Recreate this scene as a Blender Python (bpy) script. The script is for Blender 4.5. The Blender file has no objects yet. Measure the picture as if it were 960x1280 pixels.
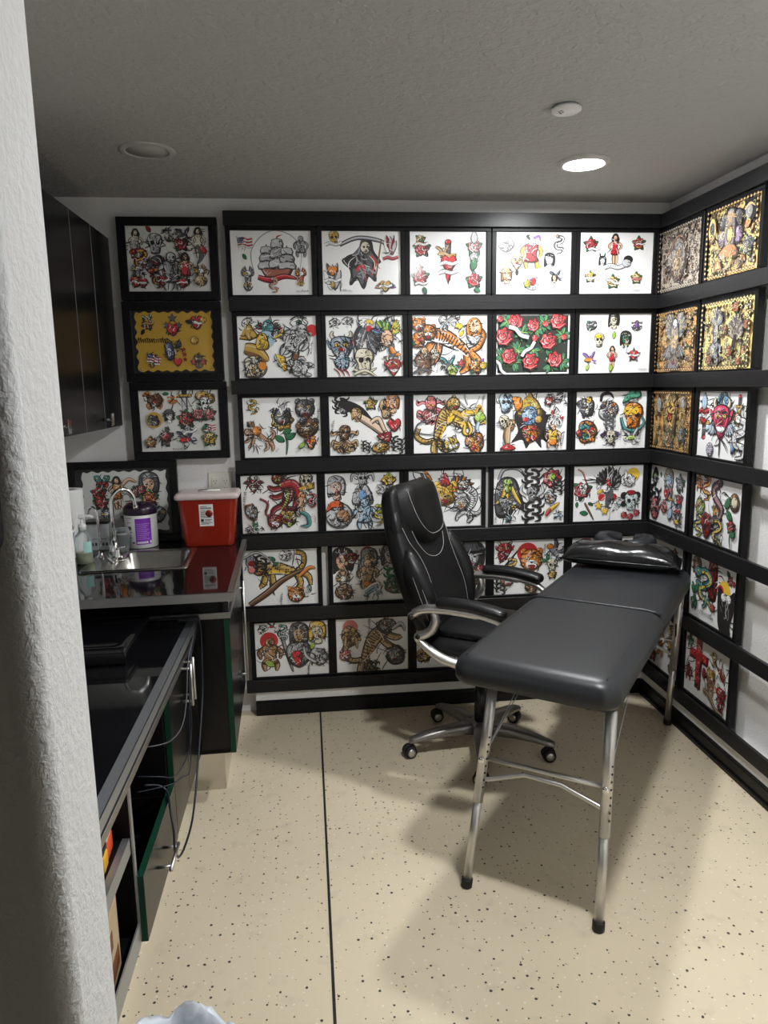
import bpy, bmesh, math, random
from mathutils import Matrix, Vector, Euler
PI = math.pi
COL = bpy.context.scene.collection
R = math.radians
EXPOSURE = 2.64

# ------------------------------------------------------------------ materials
def mat(name, color=(.5, .5, .5), rough=.5, metal=0., coat=0., coat_rough=.1, spec=.5, bump=None, emit=None, trans=0., ior=1.45):
    m = bpy.data.materials.new(name); m.use_nodes = True
    nt = m.node_tree; b = nt.nodes['Principled BSDF']
    b.inputs['Base Color'].default_value = (*color, 1)
    b.inputs['Roughness'].default_value = rough
    b.inputs['Metallic'].default_value = metal
    b.inputs['Coat Weight'].default_value = coat
    b.inputs['Coat Roughness'].default_value = coat_rough
    b.inputs['Specular IOR Level'].default_value = spec
    b.inputs['Transmission Weight'].default_value = trans
    b.inputs['IOR'].default_value = ior
    if emit:
        b.inputs['Emission Color'].default_value = (*emit[0], 1); b.inputs['Emission Strength'].default_value = emit[1]
    if bump:   # (scale, strength, distance, stretch)
        sc, st, dist, stretch = bump
        tc = nt.nodes.new('ShaderNodeTexCoord'); mp = nt.nodes.new('ShaderNodeMapping')
        mp.inputs['Scale'].default_value = stretch
        nz = nt.nodes.new('ShaderNodeTexNoise'); nz.inputs['Scale'].default_value = sc; nz.inputs['Detail'].default_value = 3
        bp = nt.nodes.new('ShaderNodeBump'); bp.inputs['Strength'].default_value = st; bp.inputs['Distance'].default_value = dist
        nt.links.new(tc.outputs['Object'], mp.inputs['Vector']); nt.links.new(mp.outputs['Vector'], nz.inputs['Vector'])
        nt.links.new(nz.outputs['Fac'], bp.inputs['Height']); nt.links.new(bp.outputs['Normal'], b.inputs['Normal'])
    return m

def floor_material():
    m = mat('speckled_epoxy', (.5, .42, .3), .42, coat=.25, coat_rough=.28)
    nt = m.node_tree; b = nt.nodes['Principled BSDF']; L = nt.links
    tc = nt.nodes.new('ShaderNodeTexCoord')
    def mixc(fac, a, bcol):
        x = nt.nodes.new('ShaderNodeMix'); x.data_type = 'RGBA'
        L.new(fac, x.inputs[0])
        if isinstance(a, tuple): x.inputs[6].default_value = (*a, 1)
        else: L.new(a, x.inputs[6])
        x.inputs[7].default_value = (*bcol, 1)
        return x.outputs[2]
    def ramp(src, p0, p1, c0=0., c1=1.):
        r = nt.nodes.new('ShaderNodeMapRange'); r.inputs['From Min'].default_value = p0; r.inputs['From Max'].default_value = p1
        r.inputs['To Min'].default_value = c0; r.inputs['To Max'].default_value = c1
        L.new(src, r.inputs['Value']); return r.outputs['Result']
    n1 = nt.nodes.new('ShaderNodeTexNoise'); n1.inputs['Scale'].default_value = 2.2; n1.inputs['Detail'].default_value = 6
    L.new(tc.outputs['Object'], n1.inputs['Vector'])
    col = mixc(ramp(n1.outputs['Fac'], .42, .72, 0, .55), (.72, .62, .45), (.61, .525, .38))
    n2 = nt.nodes.new('ShaderNodeTexNoise'); n2.inputs['Scale'].default_value = 14; n2.inputs['Detail'].default_value = 5
    L.new(tc.outputs['Object'], n2.inputs['Vector'])
    col = mixc(ramp(n2.outputs['Fac'], .58, .75, 0, .3), col, (.42, .36, .27))
    dn = nt.nodes.new('ShaderNodeTexNoise'); dn.inputs['Scale'].default_value = 160
    L.new(tc.outputs['Object'], dn.inputs['Vector'])
    def specks(scale, size, thr, c, seed):
        mp = nt.nodes.new('ShaderNodeMapping'); mp.inputs['Location'].default_value = (seed, seed * 2.3, 0)
        L.new(tc.outputs['Object'], mp.inputs['Vector'])
        ad = nt.nodes.new('ShaderNodeMix'); ad.data_type = 'VECTOR'; ad.inputs[0].default_value = .0035
        L.new(mp.outputs['Vector'], ad.inputs[4]); L.new(dn.outputs['Color'], ad.inputs[5])
        v = nt.nodes.new('ShaderNodeTexVoronoi'); v.voronoi_dimensions = '2D'; v.inputs['Scale'].default_value = scale
        L.new(ad.outputs[1], v.inputs['Vector'])
        sp = nt.nodes.new('ShaderNodeSeparateColor'); L.new(v.outputs['Color'], sp.inputs['Color'])
        szr = ramp(sp.outputs['Green'], 0, 1, size * .45, size)
        lt = nt.nodes.new('ShaderNodeMath'); lt.operation = 'LESS_THAN'; L.new(v.outputs['Distance'], lt.inputs[0]); L.new(szr, lt.inputs[1])
        l2 = nt.nodes.new('ShaderNodeMath'); l2.operation = 'LESS_THAN'; L.new(sp.outputs['Red'], l2.inputs[0]); l2.inputs[1].default_value = thr
        mu = nt.nodes.new('ShaderNodeMath'); mu.operation = 'MULTIPLY'; L.new(lt.outputs[0], mu.inputs[0]); L.new(l2.outputs[0], mu.inputs[1])
        return mu.outputs[0]
    col = mixc(specks(30, .11, .36, 0, 3.1), col, (.80, .74, .60))
    col = mixc(specks(27, .12, .34, 0, 7.7), col, (.035, .03, .025))
    col = mixc(specks(44, .12, .18, 0, 12.3), col, (.16, .105, .06))
    L.new(col, b.inputs['Base Color'])
    return m

def plaster_material(name, color, scale, strength, dist):
    m = mat(name, color, .75, spec=.3)
    nt = m.node_tree; b = nt.nodes['Principled BSDF']; L = nt.links
    tc = nt.nodes.new('ShaderNodeTexCoord')
    n1 = nt.nodes.new('ShaderNodeTexNoise'); n1.inputs['Scale'].default_value = scale; n1.inputs['Detail'].default_value = 3; n1.inputs['Roughness'].default_value = .55
    n1.inputs['Distortion'].default_value = .25
    L.new(tc.outputs['Object'], n1.inputs['Vector'])
    mr = nt.nodes.new('ShaderNodeMapRange'); mr.inputs['From Min'].default_value = .36; mr.inputs['From Max'].default_value = .66; mr.interpolation_type = 'SMOOTHSTEP'
    L.new(n1.outputs['Fac'], mr.inputs['Value'])
    bp = nt.nodes.new('ShaderNodeBump'); bp.inputs['Strength'].default_value = strength; bp.inputs['Distance'].default_value = dist
    L.new(mr.outputs['Result'], bp.inputs['Height']); L.new(bp.outputs['Normal'], b.inputs['Normal'])
    return m

def ink_material():
    m = mat('printed_paper', (.8, .8, .8), .42, coat=.35, coat_rough=.12)
    nt = m.node_tree; a = nt.nodes.new('ShaderNodeAttribute'); a.attribute_name = 'ink'
    nt.links.new(a.outputs['Color'], nt.nodes['Principled BSDF'].inputs['Base Color'])
    return m

def clear_material(name, tint, gloss=.08):
    m = bpy.data.materials.new(name); m.use_nodes = True
    nt = m.node_tree; nt.nodes.clear()
    o = nt.nodes.new('ShaderNodeOutputMaterial'); t = nt.nodes.new('ShaderNodeBsdfTransparent'); g = nt.nodes.new('ShaderNodeBsdfPrincipled')
    t.inputs['Color'].default_value = (*tint, 1); g.inputs['Base Color'].default_value = (.8, .85, .85, 1); g.inputs['Roughness'].default_value = .08
    fr = nt.nodes.new('ShaderNodeFresnel'); fr.inputs['IOR'].default_value = 1.45
    ad = nt.nodes.new('ShaderNodeMath'); ad.inputs[1].default_value = gloss
    nt.links.new(fr.outputs[0], ad.inputs[0])
    mx = nt.nodes.new('ShaderNodeMixShader'); nt.links.new(ad.outputs[0], mx.inputs[0])
    nt.links.new(t.outputs[0], mx.inputs[1]); nt.links.new(g.outputs[0], mx.inputs[2]); nt.links.new(mx.outputs[0], o.inputs[0])
    return m

M = dict(
    floor=floor_material(),
    wall=plaster_material('textured_wall_paint', (.80, .79, .77), 120, .35, .0016),
    stub=plaster_material('heavy_textured_wall_paint', (.80, .80, .79), 110, .27, .0022),
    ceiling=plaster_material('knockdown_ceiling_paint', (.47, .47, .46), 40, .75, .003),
    black_paint=mat('black_trim_paint', (.006, .006, .0065), .4, spec=.3),
    black_wood=mat('black_stained_board', (.0105, .0105, .0115), .38, spec=.36, bump=(14, .4, .002, (.6, 9, 9))),
    black_frame=mat('black_frame', (.005, .005, .0055), .45, spec=.25),
    laminate=mat('glossy_black_laminate', (.004, .004, .0045), .11, spec=.5),
    laminate_satin=mat('satin_black_laminate', (.004, .004, .0045), .27, spec=.36),
    counter=mat('polished_black_counter', (.006, .006, .007), .05, spec=.7),
    inside=mat('dark_cabinet_interior', (.004, .004, .0045), .55, spec=.2),
    green=mat('green_board_core', (.004, .042, .022), .5, spec=.3),
    steel=mat('brushed_steel', (.40, .395, .385), .40, metal=1., bump=(60, .12, .001, (1, 14, 14))),
    steel_dark=mat('worn_steel_edge', (.50, .53, .56), .48, metal=1.),
    sink=mat('sink_steel', (.62, .61, .58), .22, metal=1.),
    chrome=mat('chrome', (.78, .78, .78), .07, metal=1.),
    satin=mat('satin_silver', (.60, .59, .57), .38, metal=1.),
    chair_metal=mat('silver_chair_frame', (.66, .65, .63), .36, metal=1.),
    base_metal=mat('grey_painted_base', (.30, .29, .28), .36, metal=.8),
    leather=mat('black_leather', (.0045, .0045, .005), .48, spec=.36, bump=(260, .18, .0008, (1, 1, 1))),
    leather_side=mat('black_leather_gloss', (.0045, .0045, .005), .38, spec=.4, bump=(50, .35, .0015, (1, 1, 1))),
    vinyl=mat('charcoal_vinyl', (.017, .0185, .021), .38, spec=.5, bump=(320, .12, .0006, (1, 1, 1))),
    shiny_vinyl=mat('shiny_black_vinyl', (.006, .006, .0065), .22, spec=.6, bump=(26, .55, .004, (1, 1, 1))),
    thread=mat('pale_thread', (.42, .42, .41), .7),
    rubber=mat('black_rubber', (.010, .010, .010), .6),
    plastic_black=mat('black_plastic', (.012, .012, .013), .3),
    gloss_black=mat('gloss_black_plastic', (.004, .004, .005), .1, spec=.6),
    white_plastic=mat('white_plastic', (.80, .80, .78), .35),
    ivory=mat('ivory_plastic', (.74, .72, .64), .4),
    paper=mat('white_paper', (.82, .82, .80), .8, bump=(90, .6, .002, (1, 1, 1))),
    red_plastic=mat('red_plastic', (.29, .018, .006), .3, spec=.5),
    lid_plastic=mat('cloudy_lid_plastic', (.60, .50, .49), .3),
    purple=mat('purple_label', (.20, .03, .42), .45),
    lid_purple=mat('dark_purple_lid', (.020, .008, .024), .3),
    ink=mat('black_ink', (.02, .02, .02), .5),
    teal=mat('teal_label', (.35, .62, .58), .5),
    liquid=mat('pale_yellow_soap', (.62, .64, .38), .25),
    clear=clear_material('clear_plastic', (.93, .95, .95)),
    blue_grey=mat('blue_grey_plastic', (.16, .21, .28), .35),
    grey_card=mat('grey_card', (.36, .37, .38), .6),
    cardboard=mat('beige_card', (.52, .40, .25), .7),
    brown=mat('brown_print', (.20, .07, .03), .6),
    orange=mat('orange_plastic', (.75, .10, .02), .4),
    yellow=mat('yellow_plastic', (.80, .42, .03), .4),
    bag=mat('white_bag_film', (.72, .76, .82), .3, bump=(22, .6, .006, (1, 1, 1))),
    plinth=mat('stainless_plinth', (.62, .60, .56), .2, metal=1.),
    lamp_glow=mat('lamp_diffuser', (.9, .9, .9), .5, emit=((.975, .99, 1.), 74.)), lamp_glow_front=mat('front_lamp_diffuser', (.9, .9, .9), .5, emit=((.975, .99, 1.), 96.)),
    lamp_trim=mat('white_lamp_trim', (.62, .61, .58), .5),
    cover=mat('ceiling_cover_paint', (.48, .48, .47), .7, spec=.2),
    cable=mat('dark_blue_cable', (.014, .018, .028), .4),
    cable_light=mat('grey_cable', (.10, .10, .11), .4),
    inkpaper=ink_material(),
    hall=mat('low_bounce_hall_grey', (.16, .16, .16), .8),  # dark grey picked to cut light bounced off the unseen hallway wall
    joint=mat('black_joint_sealant', (.012, .011, .010), .7),
)

# ------------------------------------------------------------------ mesh helpers
class MB:
    """collects shapes and links them as ONE mesh object"""
    def __init__(s): s.v = []; s.f = []; s.m = []; s.sm = []
    def add(s, v, f, m=0, smooth=False, xf=None):
        o = len(s.v)
        s.v += [tuple(xf @ Vector(p)) if xf else tuple(p) for p in v]
        s.f += [tuple(i + o for i in q) for q in f]; s.m += [m] * len(f); s.sm += [smooth] * len(f)
        return s
    def frombm(s, bm, m=0, smooth=False, xf=None):
        bm.verts.ensure_lookup_table(); bm.verts.index_update()
        s.add([v.co[:] for v in bm.verts], [[v.index for v in f.verts] for f in bm.faces], m, smooth, xf); bm.free(); return s
    def box(s, x0, x1, y0, y1, z0, z1, m=0, bev=0, seg=2, xf=None, smooth=None):
        bm = bmesh.new(); bmesh.ops.create_cube(bm, size=1)
        for v in bm.verts:
            v.co = Vector(((x0 + x1) / 2 + v.co.x * (x1 - x0), (y0 + y1) / 2 + v.co.y * (y1 - y0), (z0 + z1) / 2 + v.co.z * (z1 - z0)))
        if bev: bmesh.ops.bevel(bm, geom=bm.edges[:], offset=bev, segments=seg, profile=.5, affect='EDGES')
        return s.frombm(bm, m, (seg > 2) if smooth is None else smooth, xf)
    def tube(s, pts, r, n=8, m=0, caps=True, closed=False, xf=None, flat=None, up=None):
        """sweep; r number or list; flat=(a,b) scales the section along (lateral, normal); up fixes the lateral axis"""
        P = [Vector(p) for p in pts]; k = len(P)
        rr = r if isinstance(r, (list, tuple)) else [r] * k
        vs = []; N = None
        for i in range(k):
            a = P[(i - 1) % k] if (closed or i > 0) else P[i]; b = P[(i + 1) % k] if (closed or i < k - 1) else P[i]
            t = (b - a).normalized()
            if up is not None:
                lat = Vector(up); nrm = t.cross(lat).normalized(); lat = nrm.cross(t).normalized()
            else:
                if N is None:
                    N = t.orthogonal().normalized()
                N = (N - t * N.dot(t)).normalized(); lat = N; nrm = t.cross(N)
            fa, fb = flat if flat else (1, 1)
            for j in range(n):
                an = 2 * PI * j / n
                vs.append(P[i] + lat * math.cos(an) * rr[i] * fa + nrm * math.sin(an) * rr[i] * fb)
        fs = []
        for i in range(k if closed else k - 1):
            for j in range(n):
                i2 = (i + 1) % k
                fs.append((i * n + j, i * n + (j + 1) % n, i2 * n + (j + 1) % n, i2 * n + j))
        if caps and not closed:
            fs.append(tuple(reversed(range(n)))); fs.append(tuple((k - 1) * n + j for j in range(n)))
        return s.add(vs, fs, m, True, xf)
    def lathe(s, prof, n=24, m=0, xf=None, caps=True, sx=1, sy=1):
        vs = []; fs = []
        for r, z in prof:
            for j in range(n):
                a = 2 * PI * j / n; vs.append((r * math.cos(a) * sx, r * math.sin(a) * sy, z))
        for i in range(len(prof) - 1):
            for j in range(n):
                fs.append((i * n + j, i * n + (j + 1) % n, (i + 1) * n + (j + 1) % n, (i + 1) * n + j))
        if caps: fs.append(tuple(reversed(range(n)))); fs.append(tuple((len(prof) - 1) * n + j for j in range(n)))
        return s.add(vs, fs, m, True, xf)
    def prism(s, poly, z0, z1, m=0, xf=None, smooth=False):
        n = len(poly)
        v = [(x, y, z0) for x, y in poly] + [(x, y, z1) for x, y in poly]
        f = [tuple(reversed(range(n))), tuple(range(n, 2 * n))] + [(i, (i + 1) % n, n + (i + 1) % n, n + i) for i in range(n)]
        return s.add(v, f, m, smooth, xf)
    def loft(s, rings, m=0, xf=None, caps=True, smooth=True):
        n = len(rings[0]); v = [p for r in rings for p in r]; f = []
        for i in range(len(rings) - 1):
            for j in range(n): f.append((i * n + j, i * n + (j + 1) % n, (i + 1) * n + (j + 1) % n, (i + 1) * n + j))
        if caps: f.append(tuple(reversed(range(n)))); f.append(tuple((len(rings) - 1) * n + j for j in range(n)))
        return s.add(v, f, m, smooth, xf)
    def mesh(s, name, mats):
        me = bpy.data.meshes.new(name); me.from_pydata(s.v, [], s.f)
        for x in (mats if isinstance(mats, (list, tuple)) else [mats]): me.materials.append(x)
        me.polygons.foreach_set('material_index', s.m); me.polygons.foreach_set('use_smooth', s.sm)
        me.update()
        bm = bmesh.new(); bm.from_mesh(me); bmesh.ops.recalc_face_normals(bm, faces=bm.faces[:]); bm.to_mesh(me); bm.free()
        return me
    def build(s, name, mats, parent=None, label=None, autosmooth=True):
        o = bpy.data.objects.new(name, s.mesh(name, mats)); COL.objects.link(o)
        if any(s.sm) and not all(s.sm) and autosmooth: pass
        if parent: o.parent = parent
        if label: o['label'] = label
        return o

def thing(name, label, cat, loc=(0, 0, 0), rz=0, group=None):
    o = bpy.data.objects.new(name, None); COL.objects.link(o); o.empty_display_size = .05
    o.location = loc; o.rotation_euler = (0, 0, rz)
    return tag(o, label, cat, group)
def tag(o, label, cat, group=None):
    o['label'] = label; o['category'] = cat
    if group: o['group'] = group
    return o
def struct(o, label=None):
    o['kind'] = 'structure'
    if label: o['label'] = label
    return o
def child_copy(o, parent):
    c = o.copy(); COL.objects.link(c); c.parent = parent; return c
def crv(pts, n=6, closed=False):
    """Catmull-Rom smoothing for 2D/3D points"""
    P = [tuple(p) for p in pts]; k = len(P); out = []
    for i in range(k if closed else k - 1):
        g = lambda j: P[j % k] if closed else P[min(max(j, 0), k - 1)]
        a, b, c, d = g(i - 1), g(i), g(i + 1), g(i + 2)
        for q in range(n):
            t = q / n
            out.append(tuple(.5 * (2 * b[x] + (c[x] - a[x]) * t + (2 * a[x] - 5 * b[x] + 4 * c[x] - d[x]) * t * t + (3 * b[x] - a[x] - 3 * c[x] + d[x]) * t ** 3) for x in range(len(b))))
    if not closed: out.append(P[-1])
    return out
def T(x, y, z): return Matrix.Translation((x, y, z))
def RX(d): return Matrix.Rotation(R(d), 4, 'X')
def RY(d): return Matrix.Rotation(R(d), 4, 'Y')
def RZ(d): return Matrix.Rotation(R(d), 4, 'Z')

# ------------------------------------------------------------------ room
ZC = 2.437; WB = .05; WR = .05; WL = -2.93; YF = -2.75; YN = -2.865; YH = -4.6
def structbox(name, label, m, *b, **k):
    return struct(MB().box(*b, **k).build(name, m), label)
structbox('floor', 'beige speckled epoxy floor', M['floor'], WL - .15, WR + .15, YH, WB + .15, -.1, 0)
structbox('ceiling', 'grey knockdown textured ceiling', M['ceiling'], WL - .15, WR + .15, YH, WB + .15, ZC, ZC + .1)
structbox('wall_back', 'white textured wall behind the framed prints', M['wall'], WL - .15, WR + .15, WB, WB + .12, 0, ZC)
structbox('wall_right', 'white textured wall on the right', M['wall'], WR, WR + .12, YH, WB, 0, ZC)
structbox('wall_left', 'white textured wall behind the cabinets', M['wall'], WL - .12, WL, YH, WB, 0, ZC)
structbox('wall_hall', 'wall at the far end of the hallway', M['hall'], WL - .15, WR + .15, YH - .12, YH, 0, ZC)
XE = -1.915
stub = MB()
prof = [(WL - .1, YF), (WL - .1, YN)]
rad = .024
for i in range(9):
    a = -PI / 2 + (PI / 2) * i / 8
    prof.append((XE - rad + rad * math.cos(a), YN + rad + rad * math.sin(a)))
for i in range(5):
    a = (PI / 2) * i / 4
    prof.append((XE - .004 + .004 * math.cos(a), YF - .004 + .004 * math.sin(a)))
stub.prism(prof, 0, ZC, smooth=False)
struct(stub.build('wall_front', M['stub']), 'white textured end of the wall beside the doorway, close on the left')
for p in bpy.data.objects['wall_front'].data.polygons: p.use_smooth = abs(p.normal.z) < .5 and p.area < .05 * ZC
structbox('wall_front_right', 'wall on the far side of the doorway', M['wall'], -.98, WR, YN, YF, 0, ZC)
structbox('wall_front_header', 'wall above the doorway', M['wall'], XE - .0, -.98, YN, YF, 2.13, ZC)
bb = MB().box(-2.0, -.02, -.020, WB, 0, .068, bev=.003).box(-2.0, -.02, -.017, WB, .068, .078, bev=.002)
struct(bb.build('baseboard_back', M['black_paint']), 'black baseboard under the back wall prints')
bb = MB().box(-.020, WR, YF, -.02, 0, .068, bev=.003).box(-.017, WR, YF, -.02, .068, .078, bev=.002).box(-.030, -.020, YF, -.021, 0, .020, bev=.004)
struct(bb.build('baseboard_right', M['black_paint']), 'black baseboard along the right wall')
structbox('trim_2', 'added white strip, set forward to look like lit wall above the baseboard', M['wall'], -2.0, -.012, -.012, WB, .078, .135)  # added strip, brought out under the board so lamp light reaches it
structbox('trim_3', 'added white strip, set forward to catch light along the right wall', M['wall'], -.012, WR, YF, WB, .078, .135)  # same added light-catching strip for the right wall
structbox('trim_4', 'white batten showing between two prints of the fifth row', M['wall'], -1.69, -1.60, .0235, WB, .53, .86)
structbox('trim_5', 'white batten showing between two prints of the fourth row', M['wall'], -.87, -.80, .0235, WB, .89, 1.22)
struct(MB().add([(-1.690, WB - .02, .0008), (-1.6815, WB - .02, .0008), (-1.6715, YH, .0008), (-1.680, YH, .0008)], [(0, 1, 2, 3)]).build('trim_1', M['joint']), 'black sealant joint line across the floor')

# ------------------------------------------------------------------ ceiling fittings
def lamp(name, label, x, y, on):
    t = thing(name, label, 'light', (x, y, ZC))
    q = 1 if on else .5
    MB().lathe([(.098, 0), (.098, -.004 * q), (.090, -.011 * q), (.078, -.013 * q), (.074, -.010 * q), (.074, -.001)], 40, caps=False).build('trim_ring', M['lamp_trim' if on else 'cover'], t)
    MB().lathe([(.0745, -.004 * q), (.0745, -.009 * q * q), (.001, -.0092 * q * q)], 40, caps=True).build('diffuser', M[('lamp_glow' if y > -1 else 'lamp_glow_front') if on else 'cover'], t)
    return t
lamp('ceiling_light', 'round ceiling light, lit, near the back right corner', -.61, -.555, True)
lamp('ceiling_light', 'round ceiling light, lit, inside the doorway above the camera', -.93, -1.875, True)
lamp('ceiling_cover', 'round blank ceiling light, unlit, above the wall cabinets', -2.233, -.606, False)
t = thing('smoke_detector', 'small round white ceiling cap in front of the lit ceiling light', 'detector', (-.877, -1.098, ZC))
MB().lathe([(.040, 0), (.040, -.006)], 32).build('mounting_ring', M['steel_dark'], t)
MB().lathe([(.046, -.006), (.046, -.012), (.040, -.016), (.001, -.017)], 32).build('cap', M['white_plastic'], t)
k = MB()
for i, (dx, dy) in enumerate([(-.024, -.004), (-.018, .004), (-.012, -.003), (-.020, -.012), (-.013, .010)]):
    k.box(dx - .003, dx + .003, dy - .001, dy + .001, -.0178, -.0165)
k.build('printed_mark', M['ink'], t)
# ------------------------------------------------------------------ printed art: flat coloured shapes on one sheet mesh
PW, PH = .359, .2794
K = (.018, .016, .016); W_ = (.88, .88, .87); RED = (.56, .03, .035); PINK = (.72, .20, .20); GRN = (.03, .17, .07); YEL = (.80, .52, .05)
GOLD = (.55, .34, .06); ORG = (.72, .24, .03); SKIN = (.74, .46, .28); TAN = (.55, .36, .18); GRY = (.30, .31, .32); LG = (.55, .56, .57); BLU = (.20, .38, .62); LBL = (.42, .58, .72)
PUR = (.22, .10, .38); TEAL = (.06, .28, .28); BRN = (.22, .10, .04); DRED = (.28, .015, .02); BONE = (.70, .64, .48); LIME = (.35, .52, .08); DGY = (.10, .10, .11)

class Art:
    def __init__(s, w, h, seed, paper=W_, outline=None):
        s.w, s.h = w, h; s.v = []; s.f = []; s.c = []; s.k = 0; s.rng = random.Random(seed); s.o = (0, 0, 1, 0, 1)
        s.d = 1.2e-5
        if outline is None: s.raw([(0, 0), (w, 0), (w, h), (0, h)], paper)
        else:
            s.raw([(0, 0), (w, 0), (w, h), (0, h)], (.010, .010, .011)); s.raw(outline, paper)
    def raw(s, pts, col):
        if len(pts) < 3: return
        s.k += 1; y = -s.k * s.d; b = len(s.v)
        s.v += [(p[0] - s.w / 2, y, p[1]) for p in pts]; s.f.append(tuple(range(b, b + len(pts)))); s.c.append(col)
    def at(s, fx, fy, size, rot=0, flip=1):      # motif frame: fractions from the sheet's top left, size as a fraction of its height
        s.o = (fx * s.w, (1 - fy) * s.h, size * s.h, R(rot), flip); return s
    def tr(s, p):
        x, y, k, r, f = s.o; a, b = p[0] * f, p[1]
        return (min(max(x + k * (a * math.cos(r) - b * math.sin(r)), .0015), s.w - .0015), min(max(y + k * (a * math.sin(r) + b * math.cos(r)), .0015), s.h - .0015))
    def poly(s, pts, col): s.raw([s.tr(p) for p in pts], col)
    def shape(s, pts, col, ol=.07, n=4, line=K):
        P = crv(pts, n, True) if n > 1 else list(pts); q = len(P)
        if ol:
            ol = ol * .7; A = sum(P[i][0] * P[(i + 1) % q][1] - P[(i + 1) % q][0] * P[i][1] for i in range(q)); sg = 1 if A > 0 else -1
            O = []
            for i in range(q):
                a, b = P[i - 1], P[(i + 1) % q]; dx, dy = b[0] - a[0], b[1] - a[1]; l = math.hypot(dx, dy) or 1
                O.append((P[i][0] + sg * dy / l * ol, P[i][1] - sg * dx / l * ol))
            s.poly(O, line)
        k = s.o[2]; A2 = abs(sum(P[i][0] * P[(i + 1) % q][1] - P[(i + 1) % q][0] * P[i][1] for i in range(q))) ** .5 * k * .7 if ol else 0
        if A2 > .0065 and max(col) > .06:      # printed whip shading: dark edge, mid tone, pale core
            cx = sum(p[0] for p in P) / q; cy = sum(p[1] for p in P) / q; rr = max(math.hypot(p[0] - cx, p[1] - cy) for p in P)
            dk = .55 if sum(col) > 1.9 else .18
            sc = lambda f, ox, oy: [(cx + (p[0] - cx) * f + ox * rr, cy + (p[1] - cy) * f + oy * rr) for p in P]
            s.poly(P, tuple(c * dk for c in col)); s.poly(sc(.90, -.05, .06), col)
            r = s.rng; hl = tuple(c + (.84 - c) * .55 for c in col)
            for j in range(int(A2 / .0030)):
                a = r.uniform(-2.9, 1.2) if j % 3 else r.uniform(1.2, 3.4); x0, y0 = cx + rr * .8 * math.cos(a), cy + rr * .8 * math.sin(a); u = r.uniform(.25, .75)
                if s.inside(P, x0, y0): s.line([(x0, y0), (x0 - (x0 - cx) * u * .6 - (y0 - cy) * .25, y0 - (y0 - cy) * u * .6 + (x0 - cx) * .25), (cx + (x0 - cx) * (1 - u), cy + (y0 - cy) * (1 - u))], r.uniform(.0014, .0034) / k, K if j % 3 else hl, n=2)
        else: s.poly(P, col)
    def inside(s, P, x, y):
        c = False
        for i in range(len(P)):
            (xa, ya), (xb, yb) = P[i - 1], P[i]
            if (ya > y) != (yb > y) and x < (xb - xa) * (y - ya) / (yb - ya) + xa: c = not c
        return c
    def ell(s, x, y, a, b, col, ol=.06, n=14, rot=0):
        r = R(rot)
        s.shape([(x + a * math.cos(t) * math.cos(r) - b * math.sin(t) * math.sin(r), y + a * math.cos(t) * math.sin(r) + b * math.sin(t) * math.cos(r)) for t in [2 * PI * i / n for i in range(n)]], col, ol, 1)
    def line(s, pts, w, col=K, taper=True, n=5, ol=0):
        P = crv(pts, n); q = len(P); L = []; Rr = []; L2 = []; R2 = []
        for i in range(q):
            a, b = P[max(i - 1, 0)], P[min(i + 1, q - 1)]; dx, dy = b[0] - a[0], b[1] - a[1]; l = math.hypot(dx, dy) or 1
            t = i / (q - 1); k = w * (math.sin(PI * min(1, t * .8 + .2)) ** .7 if taper else 1) * .5 + .004
            nx, ny = -dy / l, dx / l
            L.append((P[i][0] + nx * k, P[i][1] + ny * k)); Rr.append((P[i][0] - nx * k, P[i][1] - ny * k))
            L2.append((P[i][0] + nx * (k + ol), P[i][1] + ny * (k + ol))); R2.append((P[i][0] - nx * (k + ol), P[i][1] - ny * (k + ol)))
        if ol: s.poly(L2 + R2[::-1], K)
        if ol and w * s.o[2] > .004 and max(col) > .06:
            dk = .62 if sum(col) > 1.9 else .36
            s.poly(L + Rr[::-1], tuple(c * dk for c in col)); mixp = lambda f: [(l[0] * f + r[0] * (1 - f), l[1] * f + r[1] * (1 - f)) for l, r in zip(L, Rr)]
            s.poly(mixp(.97) + mixp(.30)[::-1], col); s.poly(mixp(.84) + mixp(.74)[::-1], tuple(c + (.82 - c) * .4 for c in col))
        else: s.poly(L + Rr[::-1], col)
        return P
    def bands(s, pts, w, col=K, step=3, bw=.05, n=6, half=False):      # cross stripes along a path
        P = crv(pts, n)
        for i in range(2, len(P) - 1, step):
            dx, dy = P[i + 1][0] - P[i - 1][0], P[i + 1][1] - P[i - 1][1]; l = math.hypot(dx, dy) or 1; nx, ny = -dy / l, dx / l; tx, ty = dx / l, dy / l
            e = s.rng.uniform(.55, .95) * w / 2; f = 0 if half else s.rng.uniform(.2, .7) * w / 2
            s.poly([(P[i][0] + nx * e, P[i][1] + ny * e), (P[i][0] - nx * f + tx * bw, P[i][1] - ny * f + ty * bw), (P[i][0] + nx * e * .9 + tx * bw * 1.2, P[i][1] + ny * e * .9 + ty * bw * 1.2)], col)
    def scrib(s, x, y, a, b, n=10, w=.04, col=K):
        r = s.rng
        for _ in range(n):
            t = r.uniform(0, 2 * PI); q = math.sqrt(r.random()) * .85; cx, cy = x + a * q * math.cos(t), y + b * q * math.sin(t)
            an = r.uniform(0, PI); l = r.uniform(.12, .32) * min(a, b) * 1.6; k = r.uniform(-.6, .6) * l
            dx, dy = math.cos(an) * l, math.sin(an) * l
            s.line([(cx - dx, cy - dy), (cx - dy * k / l * .8, cy + dx * k / l * .8), (cx + dx, cy + dy)], w * r.uniform(.6, 1.3), col, n=3)
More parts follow.
